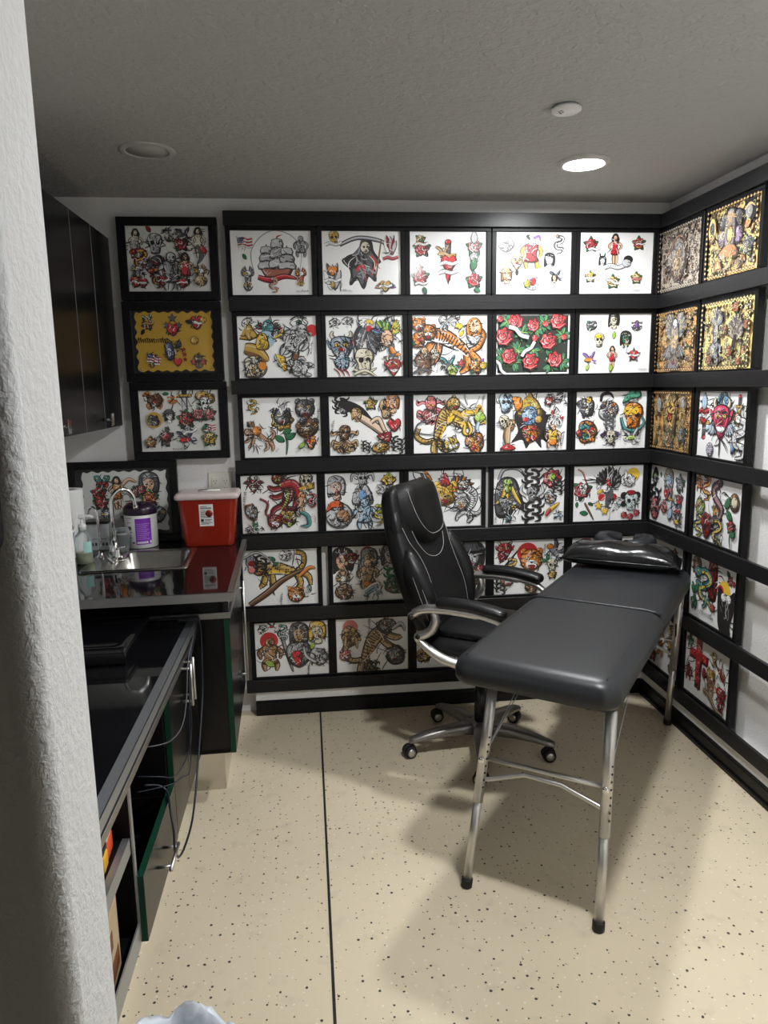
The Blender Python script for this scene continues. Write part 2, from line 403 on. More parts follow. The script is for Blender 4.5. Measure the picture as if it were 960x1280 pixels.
    # ---- motifs, drawn in a box of about -1..1
    def leaf(s, x, y, an, l=.5, col=GRN, w=.28):
        c, d = math.cos(R(an)), math.sin(R(an)); g = lambda u, v: (x + u * c - v * d, y + u * d + v * c)
        s.shape([g(0, 0), g(l * .45, w * l), g(l, 0), g(l * .45, -w * l)], col, .05, 3); s.line([g(.05, 0), g(l * .9, 0)], .04, K, n=1)
    def rose(s, col=RED, leaves=5, hi=PINK):
        for i in range(leaves): s.leaf(0, 0, 20 + i * 360 / max(leaves, 1), 1.0)
        n = 7; s.shape([(.68 * (1 + .12 * (-1) ** i) * math.cos(2 * PI * i / (2 * n)), .66 * (1 + .12 * (-1) ** i) * math.sin(2 * PI * i / (2 * n))) for i in range(2 * n)], col, .07, 3)
        s.ell(-.05, .08, .36, .30, hi, .05); s.ell(-.03, .12, .2, .17, col, .05)
        for a in (0, 100, 200, 290): s.line([(.35 * math.cos(R(a)), .35 * math.sin(R(a))), (.55 * math.cos(R(a + 35)), .5 * math.sin(R(a + 35))), (.5 * math.cos(R(a + 80)), .52 * math.sin(R(a + 80)))], .08, K)
        s.line([(-.5, -.3), (-.1, -.5), (.4, -.38)], .07, hi)
    def skull(s, col=BONE):
        s.shape([(-.6, .35), (-.4, .85), (.1, .95), (.6, .75), (.72, .25), (.5, -.15), (.42, -.75), (-.25, -.8), (-.38, -.2)], col, .07)
        s.ell(-.18, .15, .19, .2, K, 0); s.ell(.32, .15, .19, .2, K, 0); s.shape([(.02, -.05), (.1, -.22), (.18, -.05)], K, 0, 1)
        for i in range(5): s.line([(-.2 + i * .13, -.4), (-.2 + i * .13, -.7)], .04, K, n=1)
        s.line([(-.25, -.55), (.4, -.52)], .04, K, n=1); s.scrib(.1, .6, .4, .25, 5, .04)
    def heart(s, col=RED, banner=True):
        s.shape([(0, -.85), (-.7, -.1), (-.75, .45), (-.4, .75), (0, .45), (.4, .75), (.75, .45), (.7, -.1)], col, .08)
        s.line([(-.5, .45), (-.4, .55), (-.2, .5)], .1, PINK)
        if banner: s.band()
    def band(s, y=0, col=W_):
        s.line([(-.95, y - .12), (-.4, y + .06), (.3, y - .08), (.95, y + .14)], .3, col, False, ol=.05)
        for i in range(6): s.line([(-.6 + i * .2, y - .02), (-.52 + i * .2, y + .06), (-.5 + i * .2, y - .06)], .035, K, n=2)
    def star(s, col=YEL, n=5, r=.45): s.shape([((1 if i % 2 == 0 else r) * math.cos(PI / 2 + PI * i / n), (1 if i % 2 == 0 else r) * math.sin(PI / 2 + PI * i / n)) for i in range(2 * n)], col, .07, 1)
    def dagger(s, col=LG, grip=DGY):
        s.shape([(-.12, .3), (.12, .3), (.1, -.6), (0, -1), (-.1, -.6)], col, .05, 1); s.shape([(-.4, .42), (.4, .42), (.4, .28), (-.4, .28)], GOLD, .05, 1)
        s.shape([(-.1, .42), (-.12, .9), (.12, .9), (.1, .42)], grip, .05, 1); s.ell(0, .98, .14, .1, RED, .04)
    def wing(s, x, y, an, l, col=DGY, tip=W_, side=1, n=7):
        for i in range(n):
            a = an + side * (i * 11 - 20); ll = l * (1 - .085 * i); c, d = math.cos(R(a)), math.sin(R(a)); g = lambda u, v: (x + u * c - v * d, y + u * d + v * c)
            s.shape([g(0, 0), g(ll * .5, .09 * l), g(ll, .02), g(ll * .55, -.09 * l)], tip if i % 2 else col, .03, 3)
        for i in range(n - 2):
            a = an + side * (i * 11 - 14); c, d = math.cos(R(a)), math.sin(R(a)); s.line([(x, y), (x + c * l * .5, y + d * l * .5)], .09, col, n=1)
    def eagle(s, col=DGY, head=W_, tip=LG):
        s.wing(.12, .1, 62, .95, col, tip, -1); s.wing(-.12, .1, 118, .95, col, tip, 1)
        s.shape([(-.25, .25), (.25, .25), (.22, -.45), (0, -.7), (-.22, -.45)], col, .05)
        for i in range(6): s.line([(-.18, .1 - i * .12), (0, .02 - i * .12), (.18, .1 - i * .12)], .04, tip, n=2)
        for a in (-110, -90, -70): s.leaf(0, -.5, a, .45, tip, .2)
        s.shape([(-.22, .2), (-.2, .5), (.1, .58), (.28, .4), (.2, .2)], head, .05); s.shape([(-.2, .46), (-.46, .34), (-.4, .22), (-.18, .32)], YEL, .04); s.ell(-.06, .42, .05, .04, K, 0, 8)
        for x in (-.25, .2): s.line([(x, -.5), (x - .1, -.72), (x - .2, -.74)], .1, YEL, ol=.03); s.line([(x, -.5), (x + .1, -.75)], .1, YEL, ol=.03)
    def bird(s, col=(.05, .06, .12), belly=RED):
        s.line([(-.1, 0), (-.5, .5), (-.95, .7)], .3, col, ol=.05); s.line([(.1, 0), (.4, .55), (.6, .95)], .28, col, ol=.05)
        s.shape([(-.7, -.1), (-.3, .12), (.4, .05), (.2, -.25), (-.35, -.3)], belly, .05); s.line([(.3, -.05), (.7, -.2), (1, -.1)], .12, col); s.line([(.3, -.1), (.65, -.45), (.95, -.5)], .12, col); s.line([(-.65, -.05), (-.95, -.12)], .08, YEL, n=1)
    def cat(s, col=ORG, stripe=K, belly=W_, pose=0, spots=False):
        body = [(-.72, .32), (-.3, .3), (.1, .1), (.55, -.18)] if pose == 0 else [(-.1, .62), (.25, .3), (.2, -.15), (-.05, -.5)]
        tail = [(.55, -.15), (.85, .0), (.98, .35), (.75, .55)] if pose == 0 else [(0, -.5), (.5, -.6), (.75, -.2), (.65, .2)]
        s.line(tail, .13, col, False, ol=.04); s.bands(tail, .13, stripe, 2, .04)
        legs = [[(-.55, .2), (-.78, -.12), (-.98, -.22)], [(-.35, .12), (-.5, -.35), (-.75, -.55)], [(.45, -.2), (.5, -.6), (.25, -.8)], [(.6, -.2), (.85, -.5), (.8, -.85)]] if pose == 0 else [[(.1, .35), (-.35, .25), (-.6, .4)], [(.2, .1), (-.25, -.1), (-.55, -.02)], [(.1, -.4), (-.35, -.6), (-.5, -.9)], [(0, -.5), (.2, -.8), (0, -.98)]]
        for q in legs: s.line(q, .19, col, True, ol=.035); s.bands(q, .2, stripe, 3, .04, half=True)
        s.line(body, .42, col, True, ol=.04); s.line([(p[0] - .04, p[1] - .13) for p in body], .10, belly)
        if spots:
            for _ in range(40):
                p = s.rng.choice(crv(body, 6)); s.ell(p[0] + s.rng.uniform(-.15, .15), p[1] + s.rng.uniform(-.2, .2), .035, .03, stripe, 0, 6)
        else: s.bands(body, .42, stripe, 1, .045, n=5); s.bands([(p[0], p[1] + .02) for p in body], -.42, stripe, 1, .045, n=5)
        hx, hy = (-.72, .42) if pose == 0 else (-.18, .7)
        s.face(hx, hy, .23, col, stripe, belly)
    def face(s, x, y, k, col=ORG, stripe=K, belly=W_):
        for e in (-1, 1): s.ell(x + e * k * .7, y + k * .75, k * .3, k * .3, col, .03, 10)
        s.ell(x, y, k, k * .95, col, .05); s.ell(x, y - k * .38, k * .52, k * .4, belly, .02)
        for e in (-1, 1):
            s.ell(x + e * k * .38, y + k * .18, k * .2, k * .13, YEL, .03, 8); s.ell(x + e * k * .38, y + k * .18, k * .07, k * .1, K, 0, 6)
            for q in (.5, .15, -.25): s.line([(x + e * k * .95, y + k * q), (x + e * k * .5, y + k * (q + .05))], k * .16, stripe, n=1)
        s.line([(x, y + k * .9), (x, y + k * .45)], k * .16, stripe, n=1)
        s.shape([(x - k * .2, y - k * .12), (x + k * .2, y - k * .12), (x, y - k * .32)], K, 0, 1); s.shape([(x - k * .32, y - k * .5), (x, y - k * .42), (x + k * .32, y - k * .5), (x, y - k * .85)], DRED, .03)
    def snake(s, col=GRN, belly=YEL, pts=None):
        P = pts or [(-.2, .8), (.35, .65), (.2, .25), (-.4, .05), (-.3, -.35), (.35, -.45), (.25, -.85), (-.3, -.95)]
        s.line(P, .3, col, True, ol=.05); s.line([(p[0] + .03, p[1] - .03) for p in P], .12, belly); s.bands(P, .3, K, 2, .04, half=True); s.ell(P[0][0], P[0][1], .2, .16, col, .05); s.line([(P[0][0] - .15, P[0][1]), (P[0][0] - .38, P[0][1] + .02)], .06, RED, n=1); s.ell(P[0][0] - .05, P[0][1] + .05, .05, .05, YEL, .02, 6)
    def dragon(s, col=TEAL, spike=RED, belly=YEL):
        P = [(-.55, .75), (.1, .9), (.5, .55), (.1, .2), (-.4, 0), (-.3, -.4), (.3, -.5), (.7, -.85)]
        for i, p in enumerate(crv(P, 4)):
            if i % 2: s.shape([(p[0] - .1, p[1]), (p[0] + .05, p[1] + .3), (p[0] + .16, p[1])], spike, .03, 1)
        s.line(P, .34, col, True, ol=.05); s.line([(p[0] + .02, p[1] - .05) for p in P], .12, belly); s.bands(P, .34, K, 2, .03)
        s.shape([(-.95, .7), (-.7, .98), (-.4, .9), (-.3, .65), (-.6, .5)], col, .05); s.ell(-.6, .8, .07, .06, YEL, .03, 8); s.line([(-.9, .65), (-.6, .62)], .06, RED, n=1)
        for q in ([(-.2, .1), (-.6, .25), (-.8, .15)], [(.2, -.45), (.1, -.8), (-.15, -.9)]): s.line(q, .14, col, ol=.04)
    def woman(s, hair=K, skin=SKIN, dress=RED):
        for e in (-1, 1): s.line([(e * .08, -.3), (e * .1, -.65), (e * .06, -.98)], .17, skin, True, ol=.035)
        for e in (-1, 1): s.line([(e * .18, .42), (e * .42, .18), (e * .25, -.05)], .11, skin, True, ol=.03)
        s.shape([(-.2, .45), (.2, .45), (.14, .12), (.26, -.32), (-.26, -.32), (-.14, .12)], dress, .045); s.shape([(-.13, .52), (.13, .52), (.08, .36), (-.08, .36)], skin, .02)
        s.ell(0, .72, .2, .23, hair, .03); s.ell(-.17, .62, .1, .16, hair, .02, 8); s.ell(.17, .6, .1, .16, hair, .02, 8); s.ell(0, .68, .12, .16, skin, .02, 10); s.line([(-.04, .6), (.04, .6)], .04, RED, n=1)
    def head(s, hair=K, skin=SKIN, hat=None, eyes=K):
        s.shape([(-.7, .1), (-.55, .8), (0, 1), (.6, .75), (.75, .1), (.6, -.6), (.2, -.4), (-.3, -.5), (-.65, -.75)], hair, .06); s.scrib(0, .55, .6, .35, 8, .05, LG)
        s.shape([(-.25, -.5), (-.2, -.95), (.35, -.95), (.25, -.5)], skin, .05); s.shape([(-.38, .3), (0, .5), (.4, .3), (.38, -.15), (.08, -.6), (-.2, -.5), (-.4, -.1)], skin, .05)
        for e in (-1, 1): s.ell(.02 + e * .18, .08, .08, .05, eyes, .02, 8); s.line([(.02 + e * .08, .22), (.02 + e * .2, .27), (.02 + e * .3, .2)], .05)
        s.line([(.02, .05), (.07, -.12), (-.02, -.14)], .04); s.ell(.02, -.32, .11, .05, RED, .02, 8)
        if hat: s.shape([(-.95, .45), (-.45, .55), (-.3, .95), (.35, .95), (.5, .55), (.95, .5), (.5, .35), (-.5, .32)], hat, .06)
    def devil(s, col=RED):
        for e in (-1, 1): s.line([(e * .35, .45), (e * .62, .75), (e * .5, 1)], .2, BONE, ol=.04); s.shape([(e * .6, .2), (e * .95, .45), (e * .7, -.1)], col, .05)
        s.shape([(-.6, .5), (0, .68), (.6, .5), (.62, -.1), (.25, -.7), (0, -.95), (-.25, -.7), (-.62, -.1)], col, .06)
        for e in (-1, 1): s.ell(e * .27, .15, .17, .1, YEL, .04, 9); s.ell(e * .25, .15, .06, .08, K, 0, 7); s.line([(e * .06, .28), (e * .3, .38), (e * .52, .28)], .1)
        s.shape([(-.12, 0), (.12, 0), (.2, -.2), (-.2, -.2)], DRED, .03); s.shape([(-.38, -.35), (.38, -.35), (.15, -.58), (-.15, -.58)], W_, .05, 2); s.scrib(0, -.1, .5, .5, 7, .04)
    def butterfly(s, a=TEAL, b=RED):
        for e in (-1, 1):
            s.shape([(e * .06, .1), (e * .35, .8), (e * .95, .75), (e * .75, .1)], a, .06); s.shape([(e * .06, .0), (e * .7, -.05), (e * .6, -.65), (e * .2, -.5)], b, .06); s.ell(e * .6, .5, .14, .14, YEL, .03, 8)
        s.line([(0, .4), (0, -.5)], .13, K)
    def octopus(s, col=PINK):
        for i in range(8):
            a = 200 + i * 20; c, d = math.cos(R(a)), math.sin(R(a)); q = s.rng.choice((-1, 1))
            s.line([(0, 0), (c * .5 - d * .15 * q, d * .5 + c * .15 * q), (c * .8 + d * .15 * q, d * .8 - c * .15 * q), (c * 1.05 - d * .2 * q, d * 1.0 + c * .2 * q)], .17, col, ol=.035)
        for a in (150, 30): s.line([(0, .2), (math.cos(R(a)) * .6, .45), (math.cos(R(a)), .3), (math.cos(R(a)) * 1.05, .6)], .15, col, ol=.035)
        s.ell(0, .38, .36, .46, col, .05); s.ell(-.12, .25, .08, .07, YEL, .03, 8); s.ell(.14, .25, .08, .07, YEL, .03, 8); s.scrib(0, .5, .3, .3, 6, .04, DRED)
    def sun(s, col=RED): s.ell(0, 0, 1, 1, col, 0, 26)
    def tribal(s, col=K, n=6):
        r = s.rng
        for i in range(n):
            y = .85 - i * 1.7 / n; e = 1 if i % 2 else -1
            s.line([(-e * .1, y + .2), (e * .35, y + .1), (e * .5, y - .25), (e * .1, y - .35)], .24, col); s.line([(e * .3, y), (e * .7, y + .15), (e * .8, y + .4)], .15, col)
    def wave(s, col=BLU): 
        for i in range(3): s.line([(-.8 + i * .1, -.5 + i * .3), (-.2, -.1 + i * .25), (.4, .1 + i * .25), (.5, -.3 + i * .2), (.2, -.4 + i * .2)], .2, (col, LBL, W_)[i], ol=.04)
    def ship(s):
        s.shape([(-.7, -.45), (.75, -.4), (.5, -.8), (-.45, -.8)], (.35, .12, .08), .05, 1); s.line([(-.8, -.78), (-.3, -.9), (.3, -.75), (.85, -.85)], .2, RED, ol=.03)
        for x, t in ((-.4, .55), (.05, .85), (.45, .5)):
            s.line([(x, -.45), (x, t)], .04, K, False, n=1)
            for j in range(3):
                y = t - .12 - j * (t + .45) / 3.2; w = .2 + .05 * j; h = (t + .4) / 3.6
                s.shape([(x - w, y), (x + w, y), (x + w * 1.15, y - h), (x, y - h * .8), (x - w * 1.15, y - h)], (.42, .42, .43) if j % 2 else LG, .035, 2)
        s.line([(.05, .85), (.3, .95)], .1, RED, n=1)
    def reaper(s, col=DGY, lining=RED):
        s.shape([(0, .95), (.32, .85), (.42, .45), (.7, .05), (.45, -.05), (.5, -.7), (.2, -.5), (.0, -1), (-.25, -.6), (-.55, -.85), (-.5, -.3), (-.85, .1), (-.45, .3), (-.15, .6)], col, .05); s.shape([(-.75, .15), (-.4, .35), (-.1, .2), (-.35, -.2)], K, .03); s.line([(-.4, .2), (-.5, -.3), (-.4, -.75)], .1, K); s.line([(.0, .3), (.1, -.3), (.0, -.9)], .12, K); s.line([(-.3, -.3), (0, -.1), (.1, -.75)], .12, lining); s.line([(.3, .3), (.5, 0), (.3, -.5)], .1, lining); s.scrib(0, 0, .5, .7, 14, .05, GRY)
        s.ell(.1, .6, .2, .24, BONE, .05); s.ell(.04, .63, .05, .05, K, 0, 6); s.ell(.18, .63, .05, .05, K, 0, 6); s.line([(-.95, .7), (-.2, .98), (.75, .85), (.95, .6)], .09, LG, ol=.04); s.line([(.75, .9), (.6, 0), (.5, -.6)], .06, BRN)
    def flag(s, pole=True):
        for i in range(6): s.line([(-.7, .5 - i * .17), (-.1, .6 - i * .17), (.4, .42 - i * .17), (.95, .52 - i * .17)], .17, RED if i % 2 == 0 else W_, False, ol=.02)
        s.shape([(-.72, .6), (-.1, .68), (-.1, .1), (-.72, .05)], (.06, .08, .18), .03, 1)
        for i in range(6): s.ell(-.6 + (i % 3) * .18, .42 - (i // 3) * .2, .04, .04, W_, 0, 6)
        if pole: s.line([(-.8, .8), (-.6, -.9)], .08, BRN, n=1)
    def anchor(s, col=DGY): s.line([(0, .8), (0, -.8)], .18, col, False, n=1, ol=.03); s.line([(-.4, .5), (.4, .5)], .16, col, False, n=1, ol=.03); s.line([(-.6, -.3), (-.3, -.75), (0, -.85), (.3, -.75), (.6, -.3)], .18, col, ol=.03)
    def figure(s, col=TAN, robe=None, skin=None):
        for e in (-1, 1): s.line([(e * .15, -.2), (e * .35, -.55), (e * .3, -.95)], .26, col, ol=.045); s.line([(e * .3, .45), (e * .6, .15), (e * .5, -.25)], .2, col, ol=.045)
        s.shape([(-.38, .5), (.38, .5), (.3, -.1), (.4, -.5), (-.4, -.5), (-.3, -.1)], robe or col, .05); s.ell(0, .72, .24, .26, skin or col, .05); s.scrib(0, .1, .35, .5, 9, .05, K); s.ell(-.08, .74, .04, .04, K, 0, 6); s.ell(.09, .74, .04, .04, K, 0, 6)
    def horse(s, col=LG, mane=RED):
        s.line([(-.35, -.3), (-.2, .1), (.3, .2), (.6, -.2)], .5, col, ol=.05)
        for q in ([(-.3, -.2), (-.6, -.5), (-.4, -.9)], [(-.1, -.2), (-.2, -.6), (-.5, -.75)], [(.5, -.1), (.75, -.5), (.55, -.9)], [(.4, -.2), (.35, -.6), (.6, -.8)]): s.line(q, .16, col, ol=.04)
        s.line([(-.3, .0), (-.5, .5), (-.45, .7)], .3, col, ol=.05); s.shape([(-.45, .85), (-.95, .55), (-.9, .38), (-.4, .5)], col, .05); s.line([(-.35, .85), (-.2, .5), (-.1, .1)], .18, mane); s.line([(.6, -.1), (.95, .1), (.9, -.4)], .16, mane); s.scrib(.1, 0, .5, .3, 9, .05, GRY)
    def cross(s, col=RED):
        s.shape([(-.16, .95), (.16, .95), (.16, .4), (.6, .4), (.6, .08), (.16, .08), (.16, -.95), (-.16, -.95), (-.16, .08), (-.6, .08), (-.6, .4), (-.16, .4)], col, .06, 1)
        for i in range(7): s.scrib(0, .8 - i * .28, .14, .14, 3, .05, PINK if i % 2 else K)
        s.scrib(.35, .24, .2, .12, 3, .05, PINK); s.scrib(-.35, .24, .2, .12, 3, .05, K)
    def eye(s, col=GOLD): s.shape([(-.9, 0), (-.3, .4), (.4, .38), (.9, 0), (.3, -.35), (-.4, -.35)], W_, .1); s.ell(0, 0, .28, .3, col, .08); s.ell(0, 0, .12, .14, K, 0, 8); s.line([(-.9, .3), (0, .75), (.9, .35)], .16)
    def blotch(s, pal, n=9, line=10, a=1., b=1.):        # a dense creature: lobes of colour under black line work
        r = s.rng; k = r.randint(7, 9); s.shape([(a * r.uniform(.6, 1) * math.cos(2 * PI * i / k), b * r.uniform(.6, 1) * math.sin(2 * PI * i / k)) for i in range(k)], pal[0], .07)
        for i in range(n):
            t = r.uniform(0, 2 * PI); q = r.uniform(.1, .75); s.ell(a * q * math.cos(t), b * q * math.sin(t), r.uniform(.14, .34), r.uniform(.12, .28), pal[(i + 1) % len(pal)], .045, 9, r.uniform(0, 180))
        s.scrib(0, 0, a * .9, b * .9, line, .06)
    def script(s, l=1., col=DGY, n=9, w=.035):
        for i in range(n):
            x = -l + 2 * l * i / n; s.line([(x, s.rng.uniform(-.1, .1)), (x + l / n, s.rng.uniform(.05, .28)), (x + 1.1 * l / n, -.15), (x + 2 * l / n, s.rng.uniform(-.05, .1))], w, col, n=2)
    def build(s, parent, base=.0):
        me = bpy.data.meshes.new('art_print'); me.from_pydata(s.v, [], s.f); me.materials.append(M['inkpaper'])
        ca = me.color_attributes.new('ink', 'FLOAT_COLOR', 'CORNER'); data = []
        for f, c in zip(s.f, s.c): data += [c[0], c[1], c[2], 1.] * len(f)
        ca.data.foreach_set('color', data); me.update()
        o = bpy.data.objects.new('art_print', me); COL.objects.link(o); o.parent = parent; o.location = (0, base, 0); return o

LIGHT = {'b11', 'b12', 'b13', 'b14', 'b15', 'b25'}
def draw(art, items, key=''):
    g = 1.0 if key in LIGHT or key[:1] in 'l' else 1.06
    for it in items:
        name, fx, fy, sz = it[:4]; kw = dict(it[4]) if len(it) > 4 else {}
        art.at(fx, fy, sz * g, kw.pop('r', 0), kw.pop('f', 1)); getattr(art, name)(**kw)
        if sz >= .09 and name not in ('sun', 'script', 'line', 'bands', 'scrib', 'tribal', 'band', 'leaf'):
            if key not in LIGHT:
                art.scrib(0, 0, .85, .85, 6, .0028 / art.o[2], K); rg = art.rng
                for _ in range(7):
                    a = rg.uniform(0, 2 * PI); r0, r1 = rg.uniform(.45, .7), rg.uniform(.85, 1.12); b_ = a + rg.choice((-1, 1)) * rg.uniform(.25, .55)
                    art.line([(r0 * math.cos(a), r0 * math.sin(a)), ((r0 + r1) / 2 * math.cos((a + b_) / 2 + .1), (r0 + r1) / 2 * math.sin((a + b_) / 2 + .1)), (r1 * math.cos(b_), r1 * math.sin(b_))], .0042 / art.o[2], K, n=3)
            art.scrib(0, 0, .6, .7, 4, .0022 / art.o[2], K); art.scrib(0, 0, .6, .7, 3, .0018 / art.o[2], W_)

def scallop(w, h, m, seed, nx=9, ny=7, amp=.006):
    rg = random.Random(seed); P = []
    x0, x1, y0, y1 = m[0], w - m[1], m[2], h - m[3]
    for i in range(nx * 2): P.append((x0 + (x1 - x0) * i / (nx * 2), y0 + amp * (-1) ** i * rg.uniform(.5, 1.2)))
    for i in range(ny * 2): P.append((x1 + amp * (-1) ** i * rg.uniform(.5, 1.2), y0 + (y1 - y0) * i / (ny * 2)))
    for i in range(nx * 2): P.append((x1 - (x1 - x0) * i / (nx * 2), y1 + amp * (-1) ** i * rg.uniform(.5, 1.2)))
    for i in range(ny * 2): P.append((x0 + amp * (-1) ** i * rg.uniform(.5, 1.2), y1 - (y1 - y0) * i / (ny * 2)))
    return crv(P, 3, True)

def ornate(art, ground, center, seed):
    """amber sheet packed with dark line ornament inside a beaded border"""
    rg = art.rng; lt = tuple(min(.8, c * 1.25 + .05) for c in ground)
    for i in range(300):
        art.at(rg.uniform(.06, .94), rg.uniform(.07, .93), rg.uniform(.028, .062), rg.uniform(0, 360))
        c = rg.choice([(.12, .07, .05), (.16, .13, .12), (.26, .22, .19), (.36, .17, .08), (.07, .05, .05), (.30, .26, .24)])
        q = rg.random()
        if q < .35: art.line([(-1, -.3), (-.3, .5), (.5, .35), (.4, -.35), (-.1, -.25), (.0, .1)], .26, c)
        elif q < .6: art.line([(-1, .2), (-.2, -.4), (.5, .1), (1, -.3)], .5, c); art.line([(-.8, .2), (-.2, -.3), (.5, .1), (.8, -.2)], .16, lt)
        elif q < .8: art.shape([(-.9, -.2), (-.2, .45), (.8, .3), (.9, -.3), (0, -.5)], c, .14, 2); art.line([(-.6, 0), (.6, .05)], .16, lt, n=1)
        else: art.ell(0, 0, .6, .55, c, .16, 9); art.ell(0, 0, .28, .26, lt, 0, 7)
    center(art)
    for i in range(170):
        art.at(rg.uniform(.07, .93), rg.uniform(.08, .92), rg.uniform(.025, .06), rg.uniform(0, 360)); art.line([(-1, -.3), (-.3, .4), (.4, .3), (.5, -.35), (-.1, -.25)], rg.uniform(.1, .2), lt if i % 5 < 3 else K)
    n = 17
    for i in range(n):
        for fy in (.035, .965): art.at((i + .5) / n, fy, .032); art.ell(0, 0, 1, .95, K, 0, 10); art.ell(0, 0, .55, .5, ground, 0, 8)
    for i in range(1, 13):
        for fx in (.028, .972): art.at(fx, (i + .5) / 14, .032); art.ell(0, 0, .95, 1, K, 0, 10); art.ell(0, 0, .5, .55, ground, 0, 8)
# ------------------------------------------------------------------ what each sheet shows (fractions from its top left corner)
ART = {}
ART['b11'] = ('a grey sailing ship between a flag, an anchor and small eagles', [('ship', .56, .42, .38), ('line', .56, .42, .4, dict(pts=[(-.9, -.6), (-1, .2), (-.6, .8), (0, 1.05), (.7, .8), (1, .2), (.9, -.6)], w=.03, col=GRY)), ('flag', .17, .2, .14), ('leaf', .15, .36, .1, dict(x=0, y=0, an=-60, l=1)), ('figure', .87, .25, .17, dict(col=GRY)), ('eagle', .2, .72, .17, dict(col=DGY, tip=GRY)), ('anchor', .2, .82, .12), ('snake', .52, .84, .12, dict(col=LG, belly=ORG)), ('eagle', .86, .72, .15, dict(col=DRED, tip=TAN)), ('script', .87, .94, .1)])
ART['b12'] = ('a hooded reaper carrying a scythe and winged crests', [('reaper', .52, .5, .40), ('skull', .15, .12, .12, dict(col=GOLD)), ('band', .15, .2, .14), ('wing', .13, .75, .3, dict(x=-.1, y=-.6, an=95, l=1.5, col=LG, tip=W_, side=1, n=4)), ('wing', .13, .75, .3, dict(x=.1, y=-.6, an=85, l=1.5, col=DGY, tip=LG, side=-1, n=4)), ('heart', .13, .62, .1, dict(col=ORG, banner=False)), ('band', .13, .77, .14), ('leaf', .13, .78, .12, dict(x=0, y=0, an=-90, l=1, col=GOLD)), ('wing', .87, .25, .22, dict(x=-.1, y=-.6, an=95, l=1.5, col=LG, tip=W_, side=1, n=4)), ('wing', .87, .25, .22, dict(x=.1, y=-.6, an=85, l=1.5, col=DRED, tip=LG, side=-1, n=4)), ('band', .87, .42, .13, dict(col=RED)), ('wing', .8, .9, .17, dict(x=-.1, y=.1, an=160, l=.95, col=ORG, tip=DGY, side=-1, n=5)), ('wing', .8, .9, .17, dict(x=.1, y=.1, an=20, l=.95, col=PUR, tip=DGY, side=1, n=5)), ('heart', .8, .86, .11, dict(col=GOLD)), ('script', .3, .93, .1, dict(col=LG))])
ART['b13'] = ('red rose bunches around a winged dagger and heart', [('rose', .14, .13, .1, dict(col=GOLD, hi=YEL, leaves=3)), ('rose', .16, .27, .16), ('band', .16, .2, .12), ('dagger', .5, .5, .34, dict(col=RED)), ('bird', .44, .34, .14, dict(col=TAN, belly=TAN)), ('heart', .51, .5, .16), ('band', .5, .64, .17), ('rose', .84, .24, .15, dict(col=PINK, hi=W_)), ('leaf', .84, .2, .2, dict(x=0, y=0, an=90, l=1, col=LG)), ('rose', .84, .4, .1, dict(col=LG, hi=W_)), ('rose', .14, .72, .16), ('rose', .13, .58, .07), ('band', .15, .82, .11), ('leaf', .18, .88, .12, dict(x=0, y=0, an=-70, l=1)), ('rose', .84, .77, .15), ('leaf', .82, .62, .2, dict(x=0, y=0, an=80, l=1)), ('leaf', .84, .9, .12, dict(x=0, y=0, an=-30, l=1)), ('script', .45, .93, .12, dict(col=LG))])
ART['b14'] = ('small comic heads around a dancing figure in red and yellow', [('blotch', .14, .2, .15, dict(pal=[LG, W_, GRY], n=5, line=6)), ('figure', .47, .34, .27, dict(col=YEL, robe=RED, skin=W_)), ('line', .47, .34, .27, dict(pts=[(-.1, .8), (-.3, 1), (-.1, 1.05)], w=.14)), ('line', .47, .34, .27, dict(pts=[(.1, .85), (.45, 1), (.55, .7)], w=.16, col=PUR)), ('leaf', .53, .55, .1, dict(x=0, y=0, an=0, l=1, col=LIME)), ('snake', .84, .2, .16, dict(col=DGY, belly=W_)), ('devil', .28, .48, .14, dict(col=SKIN)), ('leaf', .28, .6, .1, dict(x=0, y=0, an=-90, l=1, col=K)), ('head', .71, .46, .13, dict(skin=W_)), ('head', .14, .7, .13, dict(hair=BRN, hat=TAN)), ('ell', .49, .8, .14, dict(x=0, y=0, a=1, b=.9, col=W_, ol=.06)), ('blotch', .49, .8, .08, dict(pal=[RED, PUR, BLU], n=4, line=3)), ('rose', .42, .83, .08, dict(col=YEL, hi=YEL)), ('bird', .8, .72, .12, dict(belly=RED)), ('head', .78, .74, .07), ('script', .9, .95, .08, dict(col=LG))])
ART['b15'] = ('a standing pin-up girl in red above small flower tattoos', [('woman', .48, .27, .26), ('rose', .15, .2, .14), ('band', .2, .27, .11), ('rose', .8, .18, .13, dict(col=RED, hi=YEL)), ('band', .82, .19, .08), ('head', .31, .47, .09, dict(skin=W_)), ('line', .31, .43, .1, dict(pts=[(-.4, .4), (-.5, 1)], w=.25)), ('line', .31, .43, .1, dict(pts=[(.3, .4), (.5, 1)], w=.25)), ('band', .48, .55, .2), ('ell', .66, .44, .08, dict(x=0, y=0, a=1, b=.8, col=K)), ('ell', .64, .5, .08, dict(x=0, y=0, a=1, b=.8, col=LG)), ('rose', .15, .72, .11, dict(col=YEL, hi=W_)), ('band', .15, .74, .1, dict(col=W_)), ('rose', .46, .8, .13, dict(col=YEL, hi=W_)), ('band', .46, .8, .12, dict(r=-20)), ('rose', .78, .74, .11, dict(col=YEL, hi=W_)), ('band', .78, .76, .09, dict(col=PINK)), ('script', .8, .94, .09, dict(col=LG))])
